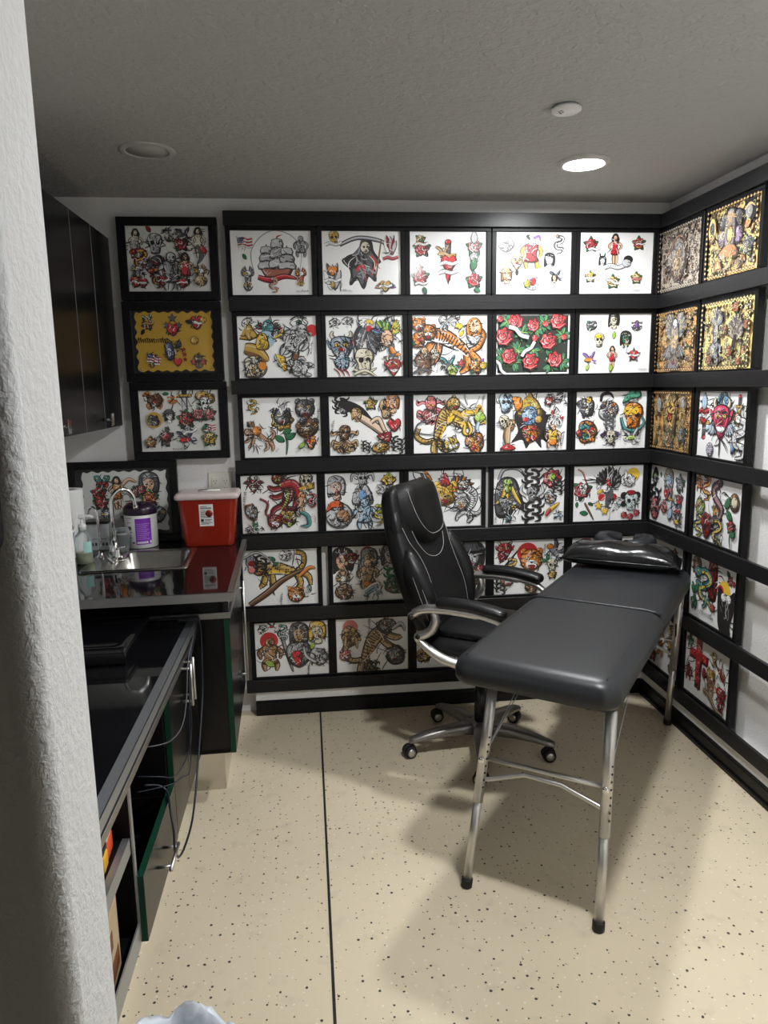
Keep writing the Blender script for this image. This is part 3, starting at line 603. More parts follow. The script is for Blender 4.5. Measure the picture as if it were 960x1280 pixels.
ART['b21'] = ('a golden sphinx, a winged beetle and a grey jackal warrior', [('shape', .14, .22, .16, dict(pts=[(-.9, -.9), (0, .8), (.95, -.7), (.1, -1)], col=GOLD, n=1)), ('eye', .14, .1, .09), ('wing', .39, .2, .2, dict(x=-.2, y=0, an=160, l=.9, col=DRED, tip=TEAL, side=-1, n=5)), ('wing', .39, .2, .2, dict(x=.2, y=0, an=20, l=.9, col=DRED, tip=TEAL, side=1, n=5)), ('ell', .39, .2, .13, dict(x=0, y=0, a=.7, b=1, col=TEAL)), ('scrib', .39, .2, .12, dict(x=0, y=0, a=.6, b=.9, n=6, col=LBL)), ('eye', .78, .12, .15, dict(col=GRN)), ('sun', .36, .38, .13, dict(col=LBL)), ('line', .26, .55, .36, dict(pts=[(-.6, .1), (-.1, -.05), (.4, -.45)], w=.5, col=GOLD, ol=.04)), ('line', .26, .55, .36, dict(pts=[(-.5, -.1), (0, -.3), (.3, -.62)], w=.2, col=BRN)), ('shape', .31, .4, .13, dict(pts=[(-.7, -.9), (-.5, .6), (0, .9), (.5, .6), (.7, -.9)], col=YEL)), ('scrib', .31, .42, .12, dict(x=0, y=0, a=.6, b=.7, n=8)), ('shape', .52, .32, .12, dict(pts=[(-.9, -.6), (.7, .9), (.9, .2)], col=YEL, n=1)), ('shape', .55, .75, .15, dict(pts=[(-.7, .9), (.3, .6), (.5, -.8), (.2, -.9)], col=YEL, n=1)), ('sun', .94, .24, .09), ('figure', .72, .42, .3, dict(col=LG, r=-30)), ('horse', .8, .3, .16, dict(col=LG, mane=GRY)), ('blotch', .2, .82, .2, dict(pal=[BONE, TAN, LG, GOLD], n=8, line=14)), ('sun', .3, .8, .06, dict(col=ORG)), ('figure', .78, .82, .22, dict(col=LG, r=70)), ('leaf', .7, .72, .14, dict(x=0, y=0, an=60, l=1, col=BRN)), ('script', .93, .52, .1, dict(r=80))])
ART['b22'] = ('an eagle on a skull beside a girl with a green mohawk', [('eye', .12, .13, .1, dict(col=GRY)), ('eye', .28, .11, .1, dict(col=GRY)), ('devil', .2, .52, .25, dict(col=(.25, .33, .40))), ('blotch', .2, .76, .14, dict(pal=[LBL, GRY, TEAL], n=6, line=10)), ('line', .15, .9, .1, dict(pts=[(-.7, .4), (0, -.2), (.3, -.9)], w=.2, col=DRED)), ('line', .21, .9, .1, dict(pts=[(-.7, .4), (0, -.2), (.3, -.9)], w=.2, col=DRED)), ('line', .27, .9, .1, dict(pts=[(-.7, .4), (0, -.2), (.3, -.9)], w=.2, col=DRED)), ('sun', .42, .42, .1, dict(col=PINK)), ('wing', .5, .35, .4, dict(x=.1, y=.25, an=-62, l=1.1, col=DGY, tip=GRY, side=1, n=6)), ('line', .46, .4, .34, dict(pts=[(.1, .55), (-.1, .1), (-.15, -.5)], w=.5, col=DGY, ol=.03)), ('scrib', .46, .42, .3, dict(x=-.05, y=0, a=.25, b=.5, n=14, col=LG)), ('ell', .5, .13, .1, dict(x=0, y=0, a=.8, b=.7, col=W_)), ('shape', .56, .12, .07, dict(pts=[(-.5, .6), (.8, .4), (.9, -.6), (.2, -.1), (-.5, -.3)], col=YEL)), ('sun', .56, .22, .05, dict(col=RED)), ('skull', .48, .76, .22), ('line', .5, .92, .2, dict(pts=[(-.9, .2), (0, -.1), (.9, .3)], w=.22, col=BONE, ol=.04)), ('line', .5, .92, .2, dict(pts=[(-.9, -.2), (0, .1), (.9, -.4)], w=.22, col=BONE, ol=.04)), ('wing', .78, .3, .3, dict(x=0, y=0, an=150, l=.85, col=BLU, tip=PUR, side=-1, n=3)), ('wing', .8, .3, .3, dict(x=0, y=0, an=112, l=.9, col=LIME, tip=GRN, side=-1, n=6)), ('wing', .84, .3, .3, dict(x=0, y=0, an=45, l=.8, col=YEL, tip=LIME, side=-1, n=6)), ('ell', .79, .38, .16, dict(x=0, y=0, a=.6, b=.85, col=SKIN)), ('scrib', .77, .4, .12, dict(x=0, y=0, a=.5, b=.6, n=6)), ('line', .86, .6, .16, dict(pts=[(-.2, .5), (.1, -.1), (.8, -.3)], w=.5, col=ORG, ol=.05)), ('line', .85, .64, .14, dict(pts=[(-1, -.3), (-.2, -.2), (.9, .4)], w=.25, col=DGY)), ('devil', .87, .83, .16), ('script', .66, .5, .1, dict(r=-70))])
ART['b23'] = ('a leaping orange tiger under a bald bearded old face', [('cat', .52, .52, .52), ('leaf', .63, .36, .12, dict(x=0, y=0, an=60, l=1, col=YEL)), ('cat', .5, .13, .17, dict(col=LG, f=-1)), ('ell', .62, .19, .06, dict(x=0, y=0, a=1, b=.8, col=YEL)), ('ell', .82, .24, .17, dict(x=0, y=0, a=.75, b=1.05, col=ORG)), ('ell', .82, .2, .11, dict(x=0, y=0, a=.8, b=.8, col=SKIN, ol=0)), ('scrib', .82, .25, .17, dict(x=0, y=0, a=.6, b=.9, n=14)), ('shape', .82, .38, .12, dict(pts=[(-1, .3), (-.6, -.5), (0, -.9), (.6, -.5), (1, .3), (.3, .1), (-.3, .1)], col=LG)), ('blotch', .08, .42, .15, dict(pal=[ORG, TAN, GRN, RED], n=7, line=8)), ('face', .09, .16, .12, dict(x=0, y=0, k=.9)), ('figure', .16, .76, .22, dict(col=BRN, skin=TAN)), ('line', .14, .93, .18, dict(pts=[(-.9, -.1), (0, .2), (.8, -.1)], w=.25, col=DGY)), ('skull', .29, .65, .09), ('bird', .48, .82, .16, dict(col=TEAL, belly=DGY)), ('blotch', .52, .92, .1, dict(pal=[LIME, YEL, ORG], n=4, line=5)), ('rose', .65, .8, .08), ('rose', .84, .86, .13, dict(col=ORG, hi=YEL)), ('rose', .94, .84, .08, dict(col=YEL, hi=YEL)), ('leaf', .9, .78, .08, dict(x=0, y=0, an=40, l=1, col=PUR)), ('script', .93, .5, .12, dict(r=85)), ('script', .33, .85, .1, dict(r=85))])
ART['b24'] = ('red roses and green leaves packed on a black ground', [])
ART['b25'] = ('eight small separate tattoos with an orchid head and a spider', [('blotch', .17, .2, .11, dict(pal=[DGY, W_, GRN], n=6, line=8)), ('head', .48, .12, .14, dict(skin=BONE)), ('leaf', .49, .3, .16, dict(x=0, y=0, an=-90, l=.8, col=LIME)), ('octopus', .8, .2, .1, dict(col=DGY)), ('ell', .8, .2, .06, dict(x=0, y=0, a=.7, b=.7, col=PUR)), ('skull', .28, .45, .13), ('leaf', .27, .38, .1, dict(x=-.6, y=0, an=0, l=1.4, col=YEL)), ('head', .65, .43, .14, dict(skin=GRN)), ('dagger', .66, .56, .12, dict(col=W_, grip=LG)), ('bird', .16, .76, .14, dict(col=PUR, belly=ORG)), ('leaf', .14, .84, .12, dict(x=0, y=0, an=-100, l=1, col=LIME)), ('woman', .47, .73, .2, dict(dress=RED)), ('leaf', .46, .85, .16, dict(x=0, y=0, an=-95, l=.8, col=LIME)), ('star', .77, .7, .13, dict(col=DGY)), ('heart', .77, .7, .1), ('script', .9, .94, .08, dict(col=LG))])
ART['b31'] = ('a grey horned beast on a yellow sunflower beside a bear head', [('rose', .5, .38, .24, dict(col=YEL, hi=GOLD, leaves=0)), ('line', .52, .75, .2, dict(pts=[(0, .9), (.2, 0), (.1, -1)], w=.14, col=GRN, ol=.03)), ('leaf', .52, .74, .2, dict(x=0, y=0, an=150, l=.9)), ('leaf', .54, .7, .2, dict(x=0, y=0, an=30, l=.9)), ('leaf', .5, .6, .15, dict(x=0, y=0, an=20, l=1)), ('face', .5, .33, .17, dict(x=0, y=0, k=.8, col=DGY, belly=GRY)), ('wing', .49, .2, .18, dict(x=0, y=-.4, an=75, l=.95, col=W_, tip=LG, side=1, n=5)), ('snake', .13, .15, .12, dict(col=GOLD, belly=YEL)), ('cat', .2, .68, .24, dict(col=(.6, .34, .2), stripe=BRN)), ('wing', .14, .5, .15, dict(x=0, y=0, an=120, l=1, col=BRN, tip=TAN, side=-1, n=5)), ('ell', .17, .55, .07, dict(x=0, y=0, a=1, b=1, col=ORG)), ('face', .8, .2, .18, dict(x=0, y=0, k=.85, col=DGY, belly=GRY)), ('blotch', .83, .5, .2, dict(pal=[BRN, DGY, TAN], n=8, line=14)), ('blotch', .87, .75, .13, dict(pal=[ORG, RED, BRN], n=5, line=8, a=.6)), ('leaf', .78, .76, .16, dict(x=0, y=0, an=-130, l=.8, col=LIME)), ('scrib', .75, .8, .1, dict(x=0, y=0, a=.8, b=.8, n=6, col=GRN)), ('scrib', .4, .85, .07, dict(x=0, y=0, a=.8, b=.8, n=6)), ('script', .97, .3, .1, dict(r=80))])
ART['b32'] = ('a reclining pale woman between a skull face and a spider', [('tribal', .16, .18, .17), ('skull', .18, .2, .11, dict(col=GRY)), ('line', .45, .4, .5, dict(pts=[(-.75, .55), (-.2, .3), (.2, -.1), (.9, -.75)], w=.34)), ('line', .52, .5, .5, dict(pts=[(-.4, .35), (0, .1), (.4, -.2), (.75, -.6)], w=.22, col=(.78, .58, .42), ol=.03)), ('line', .6, .55, .3, dict(pts=[(-.2, .3), (.2, .5), (.5, -.1), (.9, -.5)], w=.2, col=(.78, .58, .42), ol=.04)), ('head', .36, .32, .11, dict(hair=GOLD)), ('rose', .55, .14, .12, dict(col=GOLD, hi=YEL)), ('skull', .75, .24, .17, dict(col=TAN)), ('head', .84, .14, .15, dict(hair=ORG)), ('heart', .86, .5, .13, dict(banner=False)), ('octopus', .2, .72, .23, dict(col=TAN)), ('skull', .2, .62, .13, dict(col=BRN)), ('shape', .72, .72, .12, dict(pts=[(-1, .3), (.9, .8), (.6, -.6)], col=DRED)), ('blotch', .66, .87, .17, dict(pal=[GOLD, YEL, BONE], n=7, line=12, b=.6)), ('tribal', .9, .85, .14), ('tribal', .48, .87, .1), ('script', .05, .5, .1, dict(r=80))])
ART['b33'] = ('a yellow tiger on a deer and a pink octopus', [('octopus', .24, .25, .25), ('cat', .42, .55, .46, dict(r=38, col=GOLD, f=-1, belly=YEL)), ('horse', .72, .42, .3, dict(r=40, col=YEL, mane=GOLD)), ('line', .76, .16, .18, dict(pts=[(-.9, .2), (-.2, -.5), (.4, -.4), (.9, .6)], w=.1, col=LG, ol=.02)), ('line', .72, .12, .18, dict(pts=[(-.3, .9), (-.1, .2), (.1, -.4)], w=.1, col=LG, ol=.02)), ('leaf', .9, .4, .16, dict(x=0, y=-.6, an=90, l=1.2, col=LIME, w=.5)), ('line', .88, .6, .14, dict(pts=[(0, .8), (-.2, 0), (.2, -.9)], w=.4, col=LBL, ol=.05)), ('blotch', .83, .82, .19, dict(pal=[ORG, RED, GOLD, TAN], n=9, line=14)), ('blotch', .5, .84, .17, dict(pal=[YEL, W_, LIME], n=7, line=12, b=.7)), ('tribal', .35, .86, .1, dict(n=4)), ('line', .1, .55, .12, dict(pts=[(.9, .9), (-.4, .4), (-.6, -.5), (.2, -.8)], w=.22, col=DGY)), ('script', .94, .12, .1, dict(r=80))])
ART['b34'] = ('a blue crowned goddess with a black mane and red garland', [('shape', .5, .58, .36, dict(pts=[(-.8, .5), (-.6, -.2), (-.9, -.7), (-.4, -.6), (-.2, -1), (.1, -.6), (.5, -1), (.5, -.6), (.9, -.8), (.7, -.1), (.8, .5), (.3, .9), (-.4, .9)], col=K, ol=0)), ('shape', .48, .2, .24, dict(pts=[(-.8, -.8), (-.6, .1), (-.15, .5), (0, 1), (.2, .5), (.6, .1), (.8, -.8)], col=GOLD)), ('scrib', .48, .22, .24, dict(x=0, y=-.1, a=.6, b=.7, n=18, col=BRN)), ('scrib', .48, .22, .24, dict(x=0, y=-.1, a=.6, b=.7, n=10, col=LIME)), ('ell', .48, .4, .16, dict(x=0, y=0, a=.85, b=1, col=BLU)), ('ell', .46, .38, .13, dict(x=0, y=0, a=.5, b=.6, col=LBL, ol=0)), ('scrib', .47, .38, .12, dict(x=0, y=0, a=.7, b=.7, n=7)), ('ell', .42, .46, .05, dict(x=0, y=0, a=1, b=.8, col=RED)), ('ell', .6, .46, .06, dict(x=0, y=0, a=1, b=1, col=GOLD)), ('blotch', .5, .7, .19, dict(pal=[ORG, RED, GOLD, PINK], n=9, line=14)), ('skull', .14, .18, .17, dict(col=LBL)), ('shape', .29, .2, .13, dict(pts=[(-.5, .9), (.6, .8), (.8, -.2), (.2, -.9), (-.2, -.1)], col=ORG)), ('skull', .12, .5, .12), ('skull', .22, .55, .1, dict(col=TAN)), ('line', .18, .74, .18, dict(pts=[(0, .8), (-.1, 0), (0, -.9)], w=.6, col=TAN, ol=.05)), ('shape', .18, .94, .13, dict(pts=[(-1, -.2), (-.3, .4), (.3, .4), (1, -.1), (.2, -.3)], col=RED)), ('wing', .85, .14, .2, dict(x=-.3, y=0, an=25, l=1.1, col=K, tip=GRY, side=-1, n=6)), ('face', .74, .15, .1, dict(x=0, y=0, k=.7, col=DRED)), ('horse', .82, .44, .15, dict(col=W_, mane=RED)), ('figure', .8, .76, .2, dict(col=SKIN, robe=YEL)), ('ell', .8, .86, .07, dict(x=0, y=0, a=1, b=.7, col=ORG)), ('script', .94, .8, .12, dict(r=80))])
ART['b35'] = ('an orange serpent-wrapped skull and black creatures', [('blotch', .16, .26, .2, dict(pal=[DGY, GRY, YEL, W_], n=8, line=18, b=1.1)), ('blotch', .17, .7, .22, dict(pal=[ORG, TEAL, RED, GRN], n=9, line=16)), ('line', .44, .13, .14, dict(pts=[(-.8, -.3), (-.6, .5), (.3, .6), (.8, 0)], w=.4, col=K)), ('blotch', .46, .32, .19, dict(pal=[LG, ORG, DGY, TAN], n=8, line=16, b=1.1)), ('tribal', .48, .55, .13, dict(col=DGY)), ('wing', .5, .78, .18, dict(x=-.1, y=0, an=150, l=.9, col=PUR, tip=DGY, side=-1, n=5)), ('wing', .5, .78, .18, dict(x=.1, y=0, an=30, l=.9, col=PUR, tip=DGY, side=1, n=5)), ('skull', .5, .8, .12), ('shape', .78, .12, .17, dict(pts=[(-.9, -.5), (-.3, .5), (.7, .7), (.9, .1), (.1, -.1)], col=(.1, .38, .25))), ('scrib', .8, .14, .15, dict(x=0, y=0, a=.8, b=.5, n=8)), ('skull', .8, .45, .24, dict(col=ORG)), ('ell', .78, .34, .11, dict(x=0, y=0, a=1.2, b=.7, col=YEL, ol=0)), ('line', .8, .55, .22, dict(pts=[(-.9, .4), (-.6, -.4), (.2, -.6), (.9, -.1), (.7, .5)], w=.22, col=TEAL, ol=.04)), ('bird', .8, .8, .16, dict(col=LG, belly=LIME)), ('script', .64, .75, .1, dict(r=80)), ('script', .92, .75, .1, dict(r=80))])
ART['b41'] = ('a red tiger climbing between a devil and a mermaid', [('devil', .17, .17, .13), ('wing', .17, .17, .16, dict(x=.3, y=.1, an=30, l=.8, col=DGY, tip=DRED, side=1, n=4)), ('wing', .17, .17, .16, dict(x=-.3, y=.1, an=150, l=.8, col=DGY, tip=DRED, side=-1, n=4)), ('shape', .56, .1, .1, dict(pts=[(-.6, -.6), (-.1, 1), (.1, 0), (.7, -.3)], col=YEL)), ('cat', .54, .35, .38, dict(col=DRED, pose=1, stripe=K, belly=LIME)), ('line', .6, .35, .3, dict(pts=[(-.3, .5), (.3, .6), (.6, .1), (.3, -.7)], w=.4, col=(.45, .03, .04), ol=.04)), ('bands', .6, .35, .3, dict(pts=[(-.3, .5), (.3, .6), (.6, .1), (.3, -.7)], w=.4)), ('blotch', .62, .74, .17, dict(pal=[GOLD, DRED, LIME, BONE], n=9, line=16)), ('face', .43, .8, .15, dict(x=0, y=0, k=.8, col=DRED)), ('line', .3, .55, .18, dict(pts=[(-.4, .8), (.3, .3), (.1, -.6), (.5, -.9)], w=.16, col=DRED, ol=.03)), ('skull', .85, .14, .15, dict(col=BONE)), ('shape', .86, .22, .14, dict(pts=[(-1, -.2), (.9, .5), (.9, -.2), (-.8, -.5)], col=GOLD, n=1)), ('woman', .79, .5, .2, dict(hair=ORG, dress=SKIN)), ('line', .83, .76, .18, dict(pts=[(-.4, .6), (.2, .2), (.3, -.6), (-.5, -.7)], w=.34, col=TEAL, ol=.04)), ('snake', .93, .45, .12, dict(col=DRED, belly=PINK)), ('scrib', .93, .78, .1, dict(x=0, y=0, a=.7, b=1, n=10, col=DRED)), ('line', .13, .65, .22, dict(pts=[(-.2, .7), (0, 0), (.3, -.5)], w=.7, col=BRN, ol=.05)), ('blotch', .14, .62, .12, dict(pal=[GRY, TAN, LBL], n=6, line=8)), ('wing', .16, .9, .16, dict(x=0, y=-.2, an=90, l=.8, col=GRN, tip=LIME, side=1, n=7)), ('wing', .16, .9, .16, dict(x=0, y=-.2, an=80, l=.8, col=GRN, tip=GRN, side=-1, n=7)), ('script', .05, .4, .13, dict(r=80))])
ART['b42'] = ('a pale blue figure under a horned skull and an astronaut', [('head', .15, .26, .2, dict(hair=LG, skin=(.7, .5, .4))), ('scrib', .15, .14, .15, dict(x=0, y=0, a=1, b=.5, n=14)), ('skull', .5, .12, .14, dict(col=LG)), ('line', .5, .08, .2, dict(pts=[(-.3, .1), (-.8, .2), (-.9, -.4)], w=.2, col=LG, ol=.04)), ('line', .5, .08, .2, dict(pts=[(.3, .1), (.8, .2), (.9, -.4)], w=.2, col=LG, ol=.04)), ('shape', .5, .4, .2, dict(pts=[(-.8, -.7), (-.5, .6), (0, .9), (.5, .6), (.8, -.7)], col=LG)), ('scrib', .5, .4, .2, dict(x=0, y=0, a=.8, b=.8, n=18)), ('ell', .5, .4, .08, dict(x=0, y=0, a=.8, b=1.1, col=BLU)), ('figure', .52, .73, .26, dict(col=LBL)), ('ell', .18, .74, .22, dict(x=0, y=0, a=1, b=.95, col=LG)), ('shape', .13, .6, .16, dict(pts=[(-.9, -.4), (-.5, .5), (.4, .7), (.8, .1), (-.2, 0)], col=(.7, .14, .04))), ('ell', .23, .75, .12, dict(x=0, y=0, a=.9, b=.85, col=(.50, .25, .13))), ('scrib', .23, .75, .1, dict(x=0, y=0, a=.8, b=.8, n=6)), ('scrib', .15, .85, .16, dict(x=0, y=0, a=1, b=.5, n=12)), ('blotch', .85, .14, .13, dict(pal=[YEL, DGY, LIME], n=6, line=8)), ('bird', .8, .33, .14, dict(col=LG, belly=LG)), ('snake', .72, .72, .16, dict(col=LIME, belly=YEL)), ('blotch', .88, .65, .18, dict(pal=[LG, TAN, GRY], n=7, line=10))])
ART['b43'] = ('a winged golden lion face beside a striped wolf-like cat', [('wing', .36, .32, .46, dict(x=0, y=0, an=140, l=.85, col=ORG, tip=DGY, side=1, n=8)), ('wing', .64, .3, .44, dict(x=-.2, y=-.1, an=32, l=.95, col=ORG, tip=DGY, side=1, n=6)), ('face', .5, .42, .24, dict(x=0, y=0, k=.85, col=YEL, stripe=RED, belly=GOLD)), ('shape', .5, .18, .12, dict(pts=[(-.6, -.7), (-.4, .3), (0, 1), (.4, .3), (.6, -.7)], col=RED)), ('scrib', .5, .42, .22, dict(x=0, y=0, a=.8, b=.8, n=10, col=BRN)), ('cat', .8, .55, .36, dict(col=LG, pose=1, stripe=K, belly=W_)), ('face', .72, .6, .13, dict(x=0, y=0, k=.8, col=LG, belly=TAN)), ('ell', .07, .2, .05, dict(x=0, y=0, a=1, b=1, col=GOLD)), ('blotch', .2, .7, .2, dict(pal=[RED, ORG, DGY], n=7, line=10))])
ART['b44'] = ('a hooded skull reaper with yellow hair and black tribal flames', [('line', .2, .12, .3, dict(pts=[(-.5, -.3), (-.2, .3), (.6, .3), (1.1, -.3)], w=.16, col=LG, ol=.03)), ('shape', .2, .52, .34, dict(pts=[(-.5, -.9), (-.6, .2), (-.3, .9), (.3, .9), (.6, .3), (.8, -.6), (.4, -.5), (.1, -.9)], col=DGY)), ('line', .1, .5, .2, dict(pts=[(.4, .9), (.2, 0), (-.4, -.6)], w=.3, col=YEL, ol=.03)), ('line', .31, .5, .2, dict(pts=[(-.4, .9), (0, 0), (.5, -.7)], w=.3, col=YEL, ol=.03)), ('skull', .2, .32, .13, dict(col=LIME)), ('blotch', .2, .62, .17, dict(pal=[GRY, LG, YEL], n=8, line=16)), ('wing', .22, .82, .18, dict(x=0, y=0, an=-90, l=.9, col=TEAL, tip=DGY, side=1, n=6)), ('tribal', .54, .22, .22), ('tribal', .56, .8, .24, dict(f=-1)), ('skull', .54, .48, .14, dict(col=GRY)), ('line', .46, .42, .15, dict(pts=[(0, -.5), (-.6, 0), (-.4, .8)], w=.35, col=LG, ol=.04)), ('line', .62, .42, .15, dict(pts=[(0, -.5), (.6, 0), (.4, .8)], w=.35, col=LG, ol=.04)), ('rose', .82, .2, .22, dict(leaves=0, col=(.5, .03, .05))), ('ell', .82, .18, .06, dict(x=0, y=0, a=1, b=1.2, col=LIME)), ('tribal', .9, .36, .14), ('blotch', .8, .54, .13, dict(pal=[LG, ORG, GRY], n=7, line=10)), ('line', .84, .74, .14, dict(pts=[(-.8, -.6), (-.2, 0), (.8, .7)], w=.5, col=YEL, ol=.05)), ('line', .77, .8, .1, dict(pts=[(-.4, -.6), (.5, .6)], w=.5, col=RED, ol=.05)), ('wave', .92, .87, .1), ('script', .04, .85, .12, dict(r=85))])
ART['b45'] = ('a diving eagle, a howling wolf and a clown skull', [('line', .12, .2, .15, dict(pts=[(-.5, .9), (.1, .5), (.5, -.5), (.7, -.9)], w=.14, col=PINK, ol=.03)), ('rose', .13, .44, .19, dict(leaves=3)), ('skull', .14, .42, .1, dict(col=W_)), ('leaf', .06, .64, .1, dict(x=0, y=0, an=-90, l=1)), ('leaf', .22, .66, .1, dict(x=0, y=0, an=-30, l=1)), ('line', .24, .82, .17, dict(pts=[(-.5, .9), (0, 0), (.5, -.9)], w=.16, col=BRN, ol=.03)), ('leaf', .22, .86, .16, dict(x=0, y=0, an=170, l=.9)), ('sun', .52, .3, .07), ('sun', .41, .57, .06), ('sun', .58, .57, .06), ('wing', .44, .38, .4, dict(x=0, y=0, an=105, l=.8, col=K, tip=DGY, side=1, n=6)), ('wing', .56, .4, .42, dict(x=0, y=0, an=80, l=.9, col=K, tip=GRY, side=-1, n=8)), ('line', .5, .55, .24, dict(pts=[(0, .6), (.1, 0), (-.1, -.8)], w=.6, col=DGY)), ('wing', .6, .7, .14, dict(x=0, y=0, an=-20, l=1, col=LG, tip=TEAL, side=-1, n=5)), ('ell', .46, .42, .1, dict(x=0, y=0, a=.8, b=.6, col=W_)), ('shape', .385, .47, .06, dict(pts=[(.8, .7), (-.7, .2), (-.6, -.7), (.5, -.1)], col=YEL)), ('star', .37, .72, .08, dict(col=YEL)), ('star', .46, .82, .08, dict(col=YEL)), ('sun', .85, .17, .11, dict(col=YEL)), ('blotch', .81, .29, .13, dict(pal=[W_, LG, W_], n=4, line=5)), ('line', .75, .18, .1, dict(pts=[(-.2, -.6), (0, .1), (-.2, .9)], w=.45, col=W_, ol=.06)), ('ell', .73, .7, .05, dict(x=0, y=0, a=1, b=1, col=K)), ('ell', .92, .55, .06, dict(x=0, y=0, a=1, b=1, col=K)), ('ell', .73, .55, .06, dict(x=0, y=0, a=1, b=1, col=K)), ('skull', .83, .67, .17, dict(col=(.62, .72, .72))), ('ell', .83, .5, .07, dict(x=0, y=0, a=1.2, b=.6, col=DRED)), ('rose', .74, .9, .08, dict(leaves=0)), ('rose', .83, .93, .08, dict(leaves=0)), ('rose', .92, .87, .08, dict(leaves=0)), ('script', .53, .9, .1, dict(r=88))])
ART['b51'] = ('a spotted leopard on a branch above a snarling tiger head', [('cat', .52, .42, .44, dict(r=20, col=GOLD, spots=True, belly=YEL)), ('line', .4, .66, .5, dict(pts=[(-.8, -.6), (-.2, -.2), (.3, .2), (1, .55)], w=.16, col=BRN, ol=.03)), ('line', .86, .4, .15, dict(pts=[(-.9, -.6), (.2, .3), (.9, .2)], w=.4, col=ORG, ol=.05)), ('leaf', .44, .2, .12, dict(x=0, y=0, an=150, l=1)), ('leaf', .48, .24, .1, dict(x=0, y=0, an=200, l=1)), ('ell', .58, .12, .11, dict(x=0, y=0, a=1, b=.9, col=W_, ol=.05)), ('scrib', .58, .12, .1, dict(x=0, y=0, a=.9, b=.8, n=14, w=.1)), ('skull', .12, .27, .15, dict(col=GRY)), ('sun', .12, .24, .05, dict(col=DRED)), ('sun', .12, .35, .05, dict(col=PINK)), ('tribal', .25, .28, .16), ('line', .2, .1, .25, dict(pts=[(-.9, -.2), (0, .2), (.9, -.4)], w=.14, col=LG, ol=.03)), ('face', .7, .82, .15, dict(x=0, y=0, k=.9, col=ORG, belly=W_)), ('wing', .85, .78, .15, dict(x=0, y=0, an=60, l=1, col=LG, tip=TEAL, side=-1, n=7)), ('script', .5, .9, .12, dict(r=85))])
ART['b52'] = ('a dark-haired face beside a robed figure under a red sun', [('head', .14, .28, .25), ('devil', .26, .22, .14, dict(col=DRED)), ('sun', .48, .14, .12), ('head', .5, .24, .19, dict(skin=TAN, hair=GRY)), ('figure', .48, .52, .26, dict(col=TAN)), ('leaf', .42, .65, .2, dict(x=0, y=0, an=-30, l=1, col=ORG)), ('eagle', .14, .65, .2, dict(col=DGY, tip=TAN)), ('blotch', .16, .82, .17, dict(pal=[BRN, TAN, DGY], n=7, line=14)), ('wave', .55, .8, .2), ('tribal', .84, .66, .22, dict(col=GRN)), ('blotch', .82, .72, .17, dict(pal=[GRN, BRN, DGY], n=6, line=12)), ('head', .78, .2, .2, dict(skin=LG, hair=DGY)), ('script', .36, .35, .12, dict(r=85))])
ART['b53'] = ('a grinning figure in a wide black hat holding a skull', [('head', .8, .3, .3, dict(hat=DGY, skin=LG)), ('rose', .92, .5, .1), ('blotch', .84, .66, .17, dict(pal=[ORG, TAN, BRN], n=6, line=8)), ('figure', .4, .55, .35, dict(col=DRED)), ('face', .2, .3, .2, dict(x=0, y=0, k=.9)), ('snake', .6, .7, .2), ('script', .9, .9, .1)])
ART['b54'] = ('a tiger face on a red sun beside a red devil', [('devil', .16, .18, .17), ('line', .25, .3, .17, dict(pts=[(-.6, -.9), (.2, 0), (.9, .9)], w=.2, col=K)), ('shape', .12, .3, .12, dict(pts=[(-.6, .6), (.5, .2), (-.2, -.9)], col=DRED)), ('sun', .48, .25, .18), ('face', .54, .38, .22, dict(x=0, y=0, k=.9)), ('bird', .88, .25, .2, dict(col=DGY, belly=GRY, r=-50)), ('ell', .8, .14, .06, dict(x=0, y=0, a=1, b=.8, col=ORG)), ('leaf', .78, .4, .12, dict(x=0, y=0, an=100, l=1)), ('leaf', .76, .42, .12, dict(x=0, y=0, an=160, l=1)), ('skull', .83, .5, .13), ('rose', .84, .66, .09, dict(col=YEL, hi=YEL)), ('snake', .26, .48, .16, dict(col=TAN)), ('tribal', .1, .85, .14), ('face', .2, .72, .13, dict(x=0, y=0, k=.9)), ('leaf', .4, .74, .14, dict(x=0, y=0, an=10, l=1, col=LIME)), ('blotch', .56, .84, .15, dict(pal=[BRN, ORG, TAN], n=7, line=12)), ('script', .72, .2, .1, dict(r=85))])
ART['b55'] = ('a red sun above dark coiled figures, half hidden by the headrest', [('sun', .2, .2, .17), ('blotch', .2, .45, .17, dict(pal=[GRY, TAN, DGY], n=6, line=12)), ('snake', .55, .4, .25, dict(col=LIME)), ('head', .8, .3, .2), ('cat', .5, .75, .3), ('script', .5, .12, .2)])
